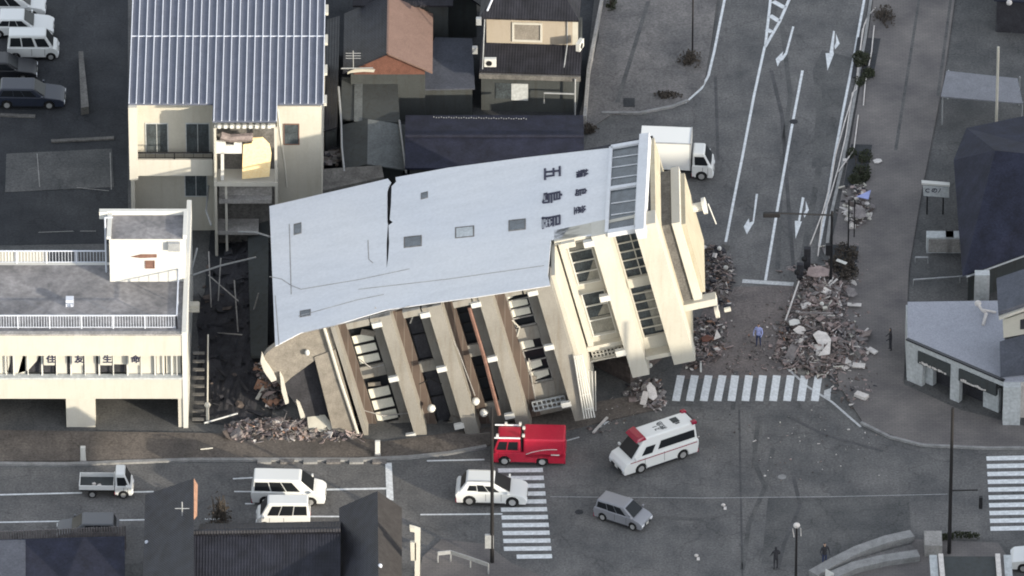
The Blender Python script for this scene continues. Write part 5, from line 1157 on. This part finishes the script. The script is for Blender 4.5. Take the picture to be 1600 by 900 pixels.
# board sign on two legs
t = root('notice_board', gp(1462, 345), 'pale sign board on two dark legs beside the navy roof', 'sign')
ysn = gy(336)
b = MB(); b.prism([vp(x, y, ysn) for x, y in ((1442, 290), (1483, 293), (1483, 309), (1443, 306))], (0, .25, 0)); b.obj('panel', 'greywall', t)
b = MB(); b.prism([vp(x, y, ysn - .03) for x, y in ((1440, 286), (1484, 289.5), (1484, 292), (1440, 288.5))], (0, .35, 0)); b.obj('top_edge', 'whitewall', t)
for x in (1449, 1474): b = MB(); q = vp(x, 308, ysn); b.tube([Vector((q.x, ysn + .1, 0)), Vector((q.x, ysn + .1, q.z))], .05); b.obj('leg', 'darkmetal', t)
for s, x in (('C', 1449), ('の', 1460), ('ﾉ', 1468)): text_mesh(s, 'lettering', .42, frame_mtx((1, 0, -.07), (0.07, 0, 1), vp(x, 298, ysn - .02)), 'ink', t, .01, .008)
# bollards / white posts on the front pavement
for (x, y, l) in ((130, 719, 'white post on the pavement below the office pillar'), (590, 710, 'white post on the pavement in front of the toppled building')):
    t = root('bollard', gp(x, y), l, 'post', 'white pavement posts'); p = gp(x, y, .1); b = MB(); b.span(p.x - .16, p.x + .16, p.y - .12, p.y + .12, .1, 1.15); b.obj('body', 'whitewall', t, bevel=.03)
    b = MB(); b.span(p.x - .2, p.x + .2, p.y - .16, p.y + .16, .1, .18); b.obj('base', 'concrete', t)
# guard rail near the pole
t = root('guard_rail', gp(728, 868), 'grey steel guard rail bent along the pavement left of the thin pole', 'guard rail')
P = [gp(684, 868, .7), gp(704, 866, .7), gp(735, 876, .7), gp(763, 886, .7)]
b = MB()
for p, q in zip(P, P[1:]): b.prism([p, q, q + Vector((0, 0, .28)), p + Vector((0, 0, .28))], (0, .06, 0))
b.obj('rail', 'steel', t)
for p in P: b = MB(); b.tube([Vector((p.x, p.y + .1, .1)), Vector((p.x, p.y + .1, .9))], .05); b.obj('post', 'steel', t)
t = root('small_rail', gp(320, 692), 'little pale hoop rail on the pavement by the metal stair', 'rail')
b = MB(); b.tube([gp(314, 702), gp(314, 702, .9), gp(332, 700, .9), gp(332, 700, .5)], .04); b.obj('hoop', 'creamlite', t)
# low wall in the lot
t = root('low_wall', gp(130, 150), 'weathered concrete wall strip at the end of the parked row', 'wall')
b = MB(); b.prism([gp(123, 92), gp(130, 92), gp(139, 178), gp(127, 180)], (0, 0, .6)); b.obj('block', 'dkconcrete', t)
t = root('low_wall', gp(930, 100), 'long low pale wall between the cream house and the plaza', 'wall')
b = MB(); b.prism([gp(940, 0), gp(944, 0), gp(922, 120), (gp(916, 195)), gp(911, 195), gp(917, 120)], (0, 0, .7)); b.obj('block', 'concrete', t)
b = MB(); b.box(gp(983, 160, .12), (.75, 1.0, .04)); tag(b.obj('hatch_cover', 'lot'), 'dark square hatch cover in the plaza paving', 'hatch')
# fallen cables on the road edge
CB = 'white cables fallen along the road edge'
for i, (pts, l) in enumerate((
    ([(1368, 12), (1356, 25), (1350, 40), (1342, 90), (1338, 130), (1320, 190), (1306, 240), (1298, 285), (1286, 330), (1270, 372), (1266, 382)], 'longest white cable, reaching up to the leafless shrub at the top'),
    ([(1348, 45), (1338, 140), (1332, 145), (1322, 210), (1310, 262), (1296, 310), (1284, 345), (1278, 400)], 'white cable lying beside the road edge line down to the rubble'),
    ([(1366, 40), (1362, 80), (1352, 130), (1349, 165)], 'short white cable at the edge of the upper dark shrub bed'),
    ([(1341, 180), (1334, 235), (1310, 268)], 'short white cable beside the middle dark shrub bed'))):
    b = MB(); b.tube([gp(x, y, .06 + .02 * i + .1 * rnd.random()) for x, y in pts], .045, 5); tag(b.obj('cable', 'plaster'), l, 'cable', CB)
# curved kerb planters bottom right
t = root('curved_planter', gp(1350, 880), 'curved double kerb planter sweeping along the bottom right corner', 'planter')
for nm, pts, w_ in (('outer_kerb', [(1270, 905), (1300, 888), (1340, 868), (1385, 852), (1425, 843)], .75), ('inner_kerb', [(1300, 908), (1335, 893), (1380, 882), (1435, 874)], .75)):
    o = strip_px(nm, 'kerb', pts, w_, 0, .5); o.parent = t; o.location = Vector(o.location) - t.location; del o['kind']
o = sheet('planting_bed', 'paving', [(1278, 904), (1340, 872), (1425, 850), (1435, 870), (1335, 890), (1300, 906)], .2, thick=.2); o.parent = t; o.location = Vector(o.location) - t.location; del o['kind']
sheet('corner_pavement', 'walk', [(1425, 842), (1560, 848), (1580, 878), (1580, 960), (1270, 960), (1300, 905), (1380, 880), (1425, 873)], .1, thick=.1)
t = root('glazed_shelter', gp(1515, 900), 'dark flat shelter roof between two pale beams at the bottom right', 'shelter')
b = MB(); b.prism([gp(1470, 871, 2.2), gp(1556, 871, 2.2), gp(1560, 960, 2.2), gp(1478, 960, 2.2)], (0, 0, .08)); b.obj('roof', 'greenwall', t)
for a_, c_ in (((1466, 868), (1474, 960)), ((1555, 868), (1562, 960))):
    b = MB(); p, q = gp(*a_, 2.3), gp(*c_, 2.3); b.prism([p, p + Vector((.3, 0, 0)), q + Vector((.3, 0, 0)), q], (0, 0, .15)); b.obj('beam', 'plaster', t)
for x in (1452, 1568): b = MB(); b.prism([gp(x, 870, 2.1), gp(x + 12, 870, 2.1), gp(x + 18, 960, 2.1), gp(x + 6, 960, 2.1)], (0, 0, .15)); b.obj('side_beam', 'greywall', t)
for x, y in ((1475, 915), (1556, 915)): p = gp(x, y, 2.2); b = MB(); b.tube([Vector((p.x, p.y, 0)), p], .07); b.obj('post', 'steel', t)
b = MB(); b.box(gp(1458, 850, .5), (1.1, 1.6, .9)); tag(b.obj('planter_block', 'concrete'), 'pale concrete block at the end of the curved planter', 'planter')
for (pts, l) in (([(1468, 846), (1490, 842)], 'short dark hedge left of the tall pole foot'), ([(1492, 841), (1530, 842)], 'longer dark hedge right of the tall pole foot')):
    b = MB()
    p, q = gp(*pts[0]), gp(*pts[1])
    for _ in range(140):
        c = p.lerp(q, rnd.random()) + Vector((0, rnd.uniform(-.15, .15), rnd.uniform(.1, .5))); b.box(c, (.12, .02, .1), Matrix.Rotation(rnd.uniform(0, 6), 3, Vector((rnd.random(), rnd.random(), 1)).normalized()))
    tag(b.obj('hedge', 'leaf'), l, 'hedge')

# ------------------------------------------------------------------ SHRUBS
def shrub(px, py, rx, ry, h, label, m_='leafbrown', n=500):
    p = gp(px, py); t = root('shrub', p, label, 'shrub'); b = MB()
    cl = [(rnd.uniform(-.65, .65) * rx, rnd.uniform(-.7, .7) * ry, rnd.uniform(.25, .55), rnd.uniform(.5, 1)) for _ in range(9)]
    for _ in range(n):
        a = rnd.uniform(0, 6.28); rr = rnd.random() ** .5; z = rnd.random(); cx_, cy_, cr, ch = rnd.choice(cl)
        c = p + Vector((cx_ + math.cos(a) * rr * cr * rx, cy_ + math.sin(a) * rr * cr * min(ry, rx * 1.6), .08 + h * ch * z * (1 - .5 * rr))); s = rnd.uniform(.06, .17)
        b.box(c, (s, s * .7, .015), Matrix.Rotation(rnd.uniform(0, 3), 3, Vector((rnd.uniform(-1, 1), rnd.uniform(-1, 1), 1)).normalized()))
    b.obj('foliage', m_, t); b = MB()
    for _ in range(7):
        q = p + Vector((rnd.uniform(-.4, .4) * rx, rnd.uniform(-.4, .4) * ry, 0)); b.tube([q, q + Vector((rnd.uniform(-.2, .2), rnd.uniform(-.2, .2), h * .8))], .025, 5)
    b.obj('stem', 'bark', t)
shrub(1352, 108, .8, 2.7, .6, 'dark shrub bed beside the upper road arrow', 'leaf', 900)
shrub(1340, 264, .95, 2.6, .6, 'dark shrub bed just above the pale debris clump', 'leaf', 900)
shrub(1318, 418, 1.1, 2.3, 1.0, 'brown shrub bed behind the big rubble pile', 'leafbrown', 900)
shrub(1378, 30, .8, 1.2, 1.0, 'leafless shrub at the top of the east pavement', 'leafbrown', 250)
shrub(1076, 100, .8, .9, 1.1, 'small dark shrub at the foot of the plaza pole', 'leafbrown', 350)
shrub(1045, 152, .9, .4, .5, 'low brown shrub on the plaza edge', 'leafbrown', 250)
shrub(953, 12, .4, .5, .9, 'tiny dark shrub beside the plaza wall at the top', 'leaf', 160)
shrub(925, 205, .6, .5, .6, 'small dark shrub below the plaza corner', 'leafbrown', 200)
shrub(345, 820, .9, 1.2, 2.6, 'brown leafless tree behind the black tiled house', 'leafbrown', 500)

# ------------------------------------------------------------------ PEOPLE
def person(px, py, yaw, label, coat, trousers, lean=0, arms=.25, hood=None):
    p = gp(px, py); me = bpy.data.meshes.new('person')
    J = {'pel': (0, 0, .92, .14), 'sp': (0, 0, 1.12, .14), 'ch': (0, .0, 1.34, .17), 'nk': (0, 0, 1.5, .06), 'hd': (0, .01, 1.66, .1), 'ht': (0, .01, 1.76, .07)}
    for s, q in ((-1, 'l'), (1, 'r')):
        J['hip' + q] = (s * .09, 0, .88, .1); J['kn' + q] = (s * .11, .05 * s * .5, .48, .065); J['an' + q] = (s * .12, -.02 + .04 * s, .09, .045); J['ft' + q] = (s * .12, .14 + .04 * s, .05, .04)
        J['sh' + q] = (s * .19, 0, 1.42, .07); J['el' + q] = (s * (.22 + arms * .3), .06, 1.14, .045); J['wr' + q] = (s * (.2 + arms * .25), .24, .98, .03); J['ha' + q] = (s * (.19 + arms * .22), .3, .93, .035)
    names = list(J); E = [('pel', 'sp'), ('sp', 'ch'), ('ch', 'nk'), ('nk', 'hd'), ('hd', 'ht')]
    for q in 'lr': E += [('pel', 'hip' + q), ('hip' + q, 'kn' + q), ('kn' + q, 'an' + q), ('an' + q, 'ft' + q), ('ch', 'sh' + q), ('sh' + q, 'el' + q), ('el' + q, 'wr' + q), ('wr' + q, 'ha' + q)]
    me.from_pydata([J[k][:3] for k in names], [(names.index(a), names.index(b_)) for a, b_ in E], [])
    o = bpy.data.objects.new('person', me); col.objects.link(o)
    o.modifiers.new('skin', 'SKIN'); 
    for i, k in enumerate(names): me.skin_vertices[0].data[i].radius = (J[k][3], J[k][3] * .85)
    me.skin_vertices[0].data[0].use_root = True
    o.modifiers.new('sub', 'SUBSURF').levels = 1
    bpy.context.view_layer.update(); m2 = bpy.data.meshes.new_from_object(o.evaluated_get(bpy.context.evaluated_depsgraph_get())); bpy.data.objects.remove(o)
    for mm in (coat, trousers, 'skin', 'interior'): m2.materials.append(M[mm])
    for f in m2.polygons:
        c = f.center; f.use_smooth = True
        f.material_index = 0 if .9 < c.z < 1.5 else (1 if c.z <= .9 and abs(c.x) < .17 else 2)
        if c.z < .1: f.material_index = 3
        if c.z > 1.5: f.material_index = 3 if (c.y < .03 or c.z > 1.72) else 2
    o = bpy.data.objects.new('person', m2); col.objects.link(o); o.location = (p.x, p.y, .01); o.rotation_euler = (0, 0, R(yaw)); return tag(o, label, 'person')
person(1185, 541, 160, 'person in pale blue jacket standing between the rubble heaps', 'blue', 'navycloth')
person(1212, 890, 20, 'person in dark clothing at the bottom edge left of the street lamp', 'interior', 'interior')
person(1288, 884, 200, 'person in black jacket beside the curved planter', 'interior', 'navycloth')
person(1391, 548, 90, 'person in dark clothes by the corner shop wall', 'interior', 'interior')
b = MB(); b.prism([gp(1290, 890, 1.0), gp(1303, 897, .9), gp(1302, 905, .4), gp(1289, 905, .4)], (0, .05, .03)); tag(b.obj('white_sheet', 'whitewall'), 'white triangular sheet beside the curved planter at the bottom edge', 'sheet')
for x, y, l in ((1130, 789, 'white helmet like item left of the long seam on the tarmac'), (1088, 868, 'small white scrap alone on the lower tarmac')):
    b = MB(); b.ball(gp(x, y, .1), .14, sc=(1, .7, .8)); b.box(gp(x + 3, y + 5, .03), (.18, .3, .04)); tag(b.obj('litter', 'plaster'), l, 'litter')

# ------------------------------------------------------------------ RUBBLE
PAL = ['wood', 'pink', 'debrisgrey', 'plaster', 'dkconcrete', 'wooddark', 'interior', 'terracotta', 'creamlite']
def heap(name, label, cat, pxs, n, hmax, weights, smin=.12, smax=.7, flat=.35, kind='stuff', z0=0.0):
    P = [gp(x, y) for x, y in pxs]; c = sum(P, Vector()) / len(P)
    def inside(q):
        r_ = False; j = len(P) - 1
        for i in range(len(P)):
            if (P[i].y > q.y) != (P[j].y > q.y) and q.x < (P[j].x - P[i].x) * (q.y - P[i].y) / (P[j].y - P[i].y) + P[i].x: r_ = not r_
            j = i
        return r_
    x0, x1 = min(p.x for p in P), max(p.x for p in P); y0_, y1_ = min(p.y for p in P), max(p.y for p in P)
    b = MB(); k = 0
    def edge(q):
        d = 9
        for i in range(len(P)):
            a, e = P[i], P[(i + 1) % len(P)]; t_ = max(0, min(1, (q - a).dot(e - a) / max(1e-6, (e - a).length_squared))); d = min(d, (q - a - (e - a) * t_).length)
        return d
    # irregular mound underneath
    gn = 26; grid = {}
    for i in range(gn + 1):
        for j in range(gn + 1):
            q = Vector((x0 + (x1 - x0) * i / gn, y0_ + (y1_ - y0_) * j / gn, 0)); h = 0
            if inside(q): h = min(1, edge(q) / 1.6) * hmax * rnd.uniform(.45, .8)
            grid[i, j] = h; b.v.append(q + Vector((0, 0, z0 + h - .05)))
    for i in range(gn):
        for j in range(gn):
            if grid[i, j] + grid[i + 1, j] + grid[i, j + 1] + grid[i + 1, j + 1] > .05:
                a = i * (gn + 1) + j; b.f.append((a, a + gn + 1, a + gn + 2, a + 1)); b.m.append(6 if weights[6] > 5 else rnd.choice((2, 4, 5)))
    base = len(b.v)
    while k < n:
        q = Vector((rnd.uniform(x0, x1), rnd.uniform(y0_, y1_), 0))
        if not inside(q) and rnd.random() > .04: continue
        e = edge(q) if inside(q) else 0; h = z0 + min(1, e / 1.6) * hmax * rnd.uniform(.5, 1.0) + .05
        s = (smin + (smax - smin) * rnd.random() ** 1.8) * (1 if rnd.random() > .05 else 2.0); ty = rnd.random()
        if ty < .4: d = (s * 1.3, s * rnd.uniform(.06, .2), .04 + s * .04)
        elif ty < .8: d = (s, s * rnd.uniform(.4, .9), .04)
        else: d = (s * .5, s * .4, s * .3)
        rot = Matrix.Rotation(rnd.uniform(0, 6.28), 3, 'Z') @ Matrix.Rotation(rnd.gauss(0, flat), 3, 'X') @ Matrix.Rotation(rnd.gauss(0, flat), 3, 'Y')
        mi = rnd.choices(range(len(PAL)), weights)[0]
        if ty < .8 and ty > .55:   # torn sheet: irregular pentagon
            m_ = rnd.randint(4, 6); pts = [rot @ Vector((math.cos(6.28 * u / m_) * d[0] * .6 * rnd.uniform(.5, 1), math.sin(6.28 * u / m_) * d[1] * .7 * rnd.uniform(.5, 1), rnd.uniform(-.04, .04))) + q + Vector((0, 0, h)) for u in range(m_)]
            b.prism(pts, rot @ Vector((0, 0, .03)), mi)
        else: b.box(q + Vector((0, 0, h)), d, rot, mi)
        k += 1
    o = b.obj(name, PAL); tag(o, label, cat, kind=kind); return o
heap('rubble', 'big pile of smashed wood, plaster and roofing beside the upper zebra crossing', 'rubble',
     [(1258, 415), (1300, 420), (1325, 450), (1325, 500), (1350, 520), (1362, 560), (1330, 580), (1285, 590), (1240, 585), (1212, 560), (1218, 520), (1236, 470), (1248, 440)], 1900, .9, [3.5, 6, 5, 2.2, 1.5, 3, .7, .15, .6])
heap('rubble', 'thin scatter of debris on the pavement right of the zebra crossing', 'rubble', [(1290, 590), (1345, 585), (1372, 570), (1365, 630), (1330, 640), (1290, 610)], 110, .12, [3, 3, 4, 1.5, 2, 4, 1, .2, .5], .1, .45)
heap('rubble', 'brown dust and splinters spread over the side road at the stop line', 'rubble', [(1190, 500), (1240, 470), (1225, 560), (1200, 585), (1130, 585), (1150, 550)], 240, .02, [3, 4, 3, .6, 2, 3, .5, .2, .1], .05, .22, .1)
heap('rubble', 'dark tangled wreckage behind the roof end of the toppled building', 'rubble', [(1090, 385), (1115, 385), (1145, 410), (1145, 450), (1125, 480), (1095, 480)], 480, .9, [3, 1.5, 2, .8, 2, 5, 4, .2, .1])
heap('rubble', 'reddish debris scattered between the toppled roof and the zebra crossing', 'rubble', [(1068, 500), (1120, 495), (1140, 520), (1125, 560), (1085, 580), (1064, 575)], 420, .35, [2, 4, 3, 1.5, 2, 4, 2, 1.2, .3], .1, .5)
heap('rubble', 'grey wreckage under the lifted corner left of the upper zebra crossing', 'rubble', [(985, 600), (1030, 590), (1042, 625), (1030, 645), (1000, 635), (975, 618)], 300, .5, [2, 2, 5, 2.5, 2, 3, 1, .1, .5])
heap('rubble', 'pinkish broken plaster along the pavement before the crushed ground floor', 'rubble', [(352, 665), (400, 655), (470, 655), (520, 668), (565, 678), (565, 690), (370, 692), (350, 685)], 620, .4, [2.5, 5, 3, 1.2, 2, 2, .8, .8, .2], .1, .75)
heap('rubble', 'orange brown broken masonry at the torn left corner of the toppled building', 'rubble', [(395, 570), (425, 565), (440, 590), (440, 640), (418, 640), (400, 605)], 170, 1.9, [1, 2, .5, .8, 1, 2, 2.5, 4, .6], .2, .8)
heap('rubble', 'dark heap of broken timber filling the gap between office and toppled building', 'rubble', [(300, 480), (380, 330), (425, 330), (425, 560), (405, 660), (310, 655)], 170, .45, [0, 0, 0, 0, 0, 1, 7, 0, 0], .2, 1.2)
heap('rubble', 'dark broken roof strip along the back edge of the toppled building', 'rubble', [(425, 318), (505, 292), (600, 268), (600, 255), (520, 262), (430, 296)], 110, .3, [.3, .1, .8, .1, 2, 2, 5, 0, 0], .15, .6, z0=1.6)
heap('rubble', 'small pale debris clump dumped on the pavement below the shrub bed', 'rubble', [(1318, 292), (1350, 288), (1364, 320), (1360, 345), (1330, 362), (1315, 340)], 260, .7, [1.5, 1, 4, 4, 1.5, 2, 1.5, .1, 1], .15, .7)
heap('rubble', 'splinters and dust strewn on the road in front of the toppled building', 'rubble', [(905, 665), (960, 625), (1010, 620), (1000, 650), (940, 680)], 130, .03, [2, 2, 4, 2, 2, 3, .5, .1, .3], .06, .35, .1)
heap('rubble', 'crumbs of plaster scattered across the open junction tarmac', 'rubble', [(1080, 640), (1330, 650), (1400, 700), (1250, 760), (1100, 720)], 130, .01, [1, 2, 3, 3, 2, 2, 0, 0, .5], .04, .14, .05)
heap('rubble', 'loose scraps spread round the brown shrub bed above the big pile', 'rubble', [(1285, 385), (1345, 380), (1345, 440), (1320, 470), (1290, 425)], 150, .12, [3, 5, 4, 1.5, 1.5, 3, 1, .1, .4], .08, .4)
# rods, cables and bent bars tangled through the rubble
for (cx_, cy_, n_, l) in ((1285, 500, 26, 'bent reinforcing bars and cords tangled through the big rubble pile'), (1118, 430, 16, 'bent bars sticking out of the dark wreckage behind the toppled roof'), (450, 672, 12, 'thin bent bars lying in the pinkish plaster on the pavement'), (1095, 540, 10, 'thin bars scattered in the reddish debris')):
    b = MB()
    for _ in range(n_):
        p = gp(cx_ + rnd.uniform(-1, 1) * n_ * 2.2, cy_ + rnd.uniform(-1, 1) * n_ * 1.9, rnd.uniform(.3, .9)); pts = [p]
        for k_ in range(4): p = p + Vector((rnd.uniform(-.5, .5), rnd.uniform(-.5, .5), rnd.uniform(-.25, .3))); p.z = max(.05, p.z); pts.append(p)
        b.tube(pts, .022, 4)
    tag(b.obj('bent_bars', 'debrisgrey'), l, 'bars', kind='stuff')
# larger single pieces
def piece(name, px, py, d, yaw, tilt, m_, label, cat='debris', z=None, poly=None):
    b = MB(); rot = Matrix.Rotation(R(yaw), 3, 'Z') @ Matrix.Rotation(R(tilt), 3, 'X')
    z = z if z is not None else .2; c = gp(px, py, z)
    if poly: b.prism([c + rot @ Vector((x * d[0], y * d[1], 0)) for x, y in poly], rot @ Vector((0, 0, d[2])))
    else: b.box(c, d, rot)
    return tag(b.obj(name, m_), label, cat)
tear = [(-.5, -.3), (-.1, -.5), (.45, -.35), (.5, .2), (.1, .5), (-.4, .35)]; tri = [(-.5, -.4), (.5, -.2), (.1, .5)]
for a in (('board', 1241, 504, (.75, .6, .05), 20, 10, 'whitewall', 'white board on the left slope of the big rubble pile', 'debris', .75, tear),
          ('roof_sheet', 1278, 425, (1.5, 1.0, .06), 0, 14, 'pink', 'wide pinkish sheet on top of the rubble pile', 'debris', .9, tear),
          ('plaster_sheet', 1284, 528, (1.0, 1.3, .05), 30, 12, 'plaster', 'pale torn plaster sheet in the middle of the rubble pile', 'debris', 1.1, tear),
          ('plaster_sheet', 1291, 546, (.7, 1.6, .05), -20, 20, 'plaster', 'tall pale triangular sheet low in the rubble pile', 'debris', 1.1, tri),
          ('board', 1346, 618, (.85, .45, .22), -32, 0, 'plaster', 'white box like board alone on the pavement below the rubble', 'debris', .22),
          ('board', 1342, 571, (.8, .4, .1), -8, 8, 'plaster', 'pale board at the right foot of the rubble pile', 'debris', .3),
          ('board', 1363, 548, (.7, .35, .1), -45, 10, 'plaster', 'pale board right of the rubble beside green leaves', 'debris', .3),
          ('board', 1348, 530, (.7, .35, .08), 10, 10, 'debrisgrey', 'grey ring shaped scrap at the right of the rubble', 'debris', .3, tear),
          ('board', 1335, 476, (.9, .3, .05), -5, 5, 'plaster', 'long pale strip near the upper right of the rubble', 'debris', .3),
          ('board', 1330, 457, (.7, .8, .05), 30, 20, 'debrisgrey', 'grey curved scrap at the upper right of the rubble', 'debris', .4, tear),
          ('board', 1315, 409, (.75, .22, .05), -35, 10, 'whitewall', 'white strip lying on the brown shrub bed', 'debris', .9),
          ('board', 1371, 252, (.6, .5, .05), 25, 0, 'plaster', 'white sheet alone on the east pavement beside the shrub', 'debris', .14, tear),
          ('box', 1320, 251, (.25, .3, .15), 0, 0, 'plaster', 'small white box beside the cables at the shrub bed', 'debris', .12),
          ('blue_sheet', 1352, 305, (.85, 1.0, .05), -40, 20, 'blue', 'pale blue sheet on the small debris clump', 'sheet', .9, tri),
          ('plaster_sheet', 1342, 332, (.9, 1.2, .05), 10, 15, 'debrisgrey', 'grey sheet on the small debris clump', 'debris', .85, tear),
          ('beam', 1275, 489, (2.2, .1, .08), -2, 0, 'debrisgrey', 'thin long bar lying across the rubble pile', 'beam', 1.2),
          ('beam', 1238, 470, (.1, 4.6, .06), -12, 0, 'plaster', 'thin pale rod along the left side of the rubble pile', 'beam', .5),
          ('beam', 938, 664, (1.9, .15, .1), 62, 0, 'plaster', 'pale plank lying on the road left of the ambulance', 'beam', .2),
          ('beam', 1095, 573, (.12, 1.1, .1), 0, 0, 'whitewall', 'white stick standing out of the reddish debris', 'beam', .2),
          ('panel', 1105, 529, (.9, .55, .06), 30, 10, 'redbrick', 'dark red panel among the reddish debris', 'debris', .5, tear),
          ('panel', 1120, 524, (.5, .8, .06), 10, 30, 'plaster', 'white sheet beside the dark red panel', 'debris', .5, tri),
          ('panel', 1018, 612, (.6, 1.2, .06), 20, 40, 'plaster', 'white sheet in the grey wreckage by the zebra crossing', 'debris', .8, tear),
          ('panel', 1007, 622, (.4, .9, .06), -20, 40, 'plaster', 'leaning pale door like piece in the grey wreckage', 'debris', .7),
          ('drum', 1136, 480, (.5, .3, .3), 0, 0, 'interior', 'black drum beside the white disc of the toppled roof', 'drum', .4),
          ('plank', 1380, 0, (.1, .1, .1), 0, 0, 'wood', 'tiny wood block at the top edge', 'debris', .2)):
    if a[0] == 'plank': continue
    piece(*a[:8], *(a[8:]))
for x, y, l in ((1124, 388, 'white ball like item at the top of the dark wreckage'), (1134, 418, 'white ball like item in the right of the dark wreckage'), (1284, 475, 'round white item in the upper rubble pile'), (1016, 571, 'round white lamp under the toppled corner')):
    b = MB(); b.ball(gp(x, y, .9), .15, n=12, m=8); tag(b.obj('round_lamp', 'whitewall', smooth=True), l, 'lamp')
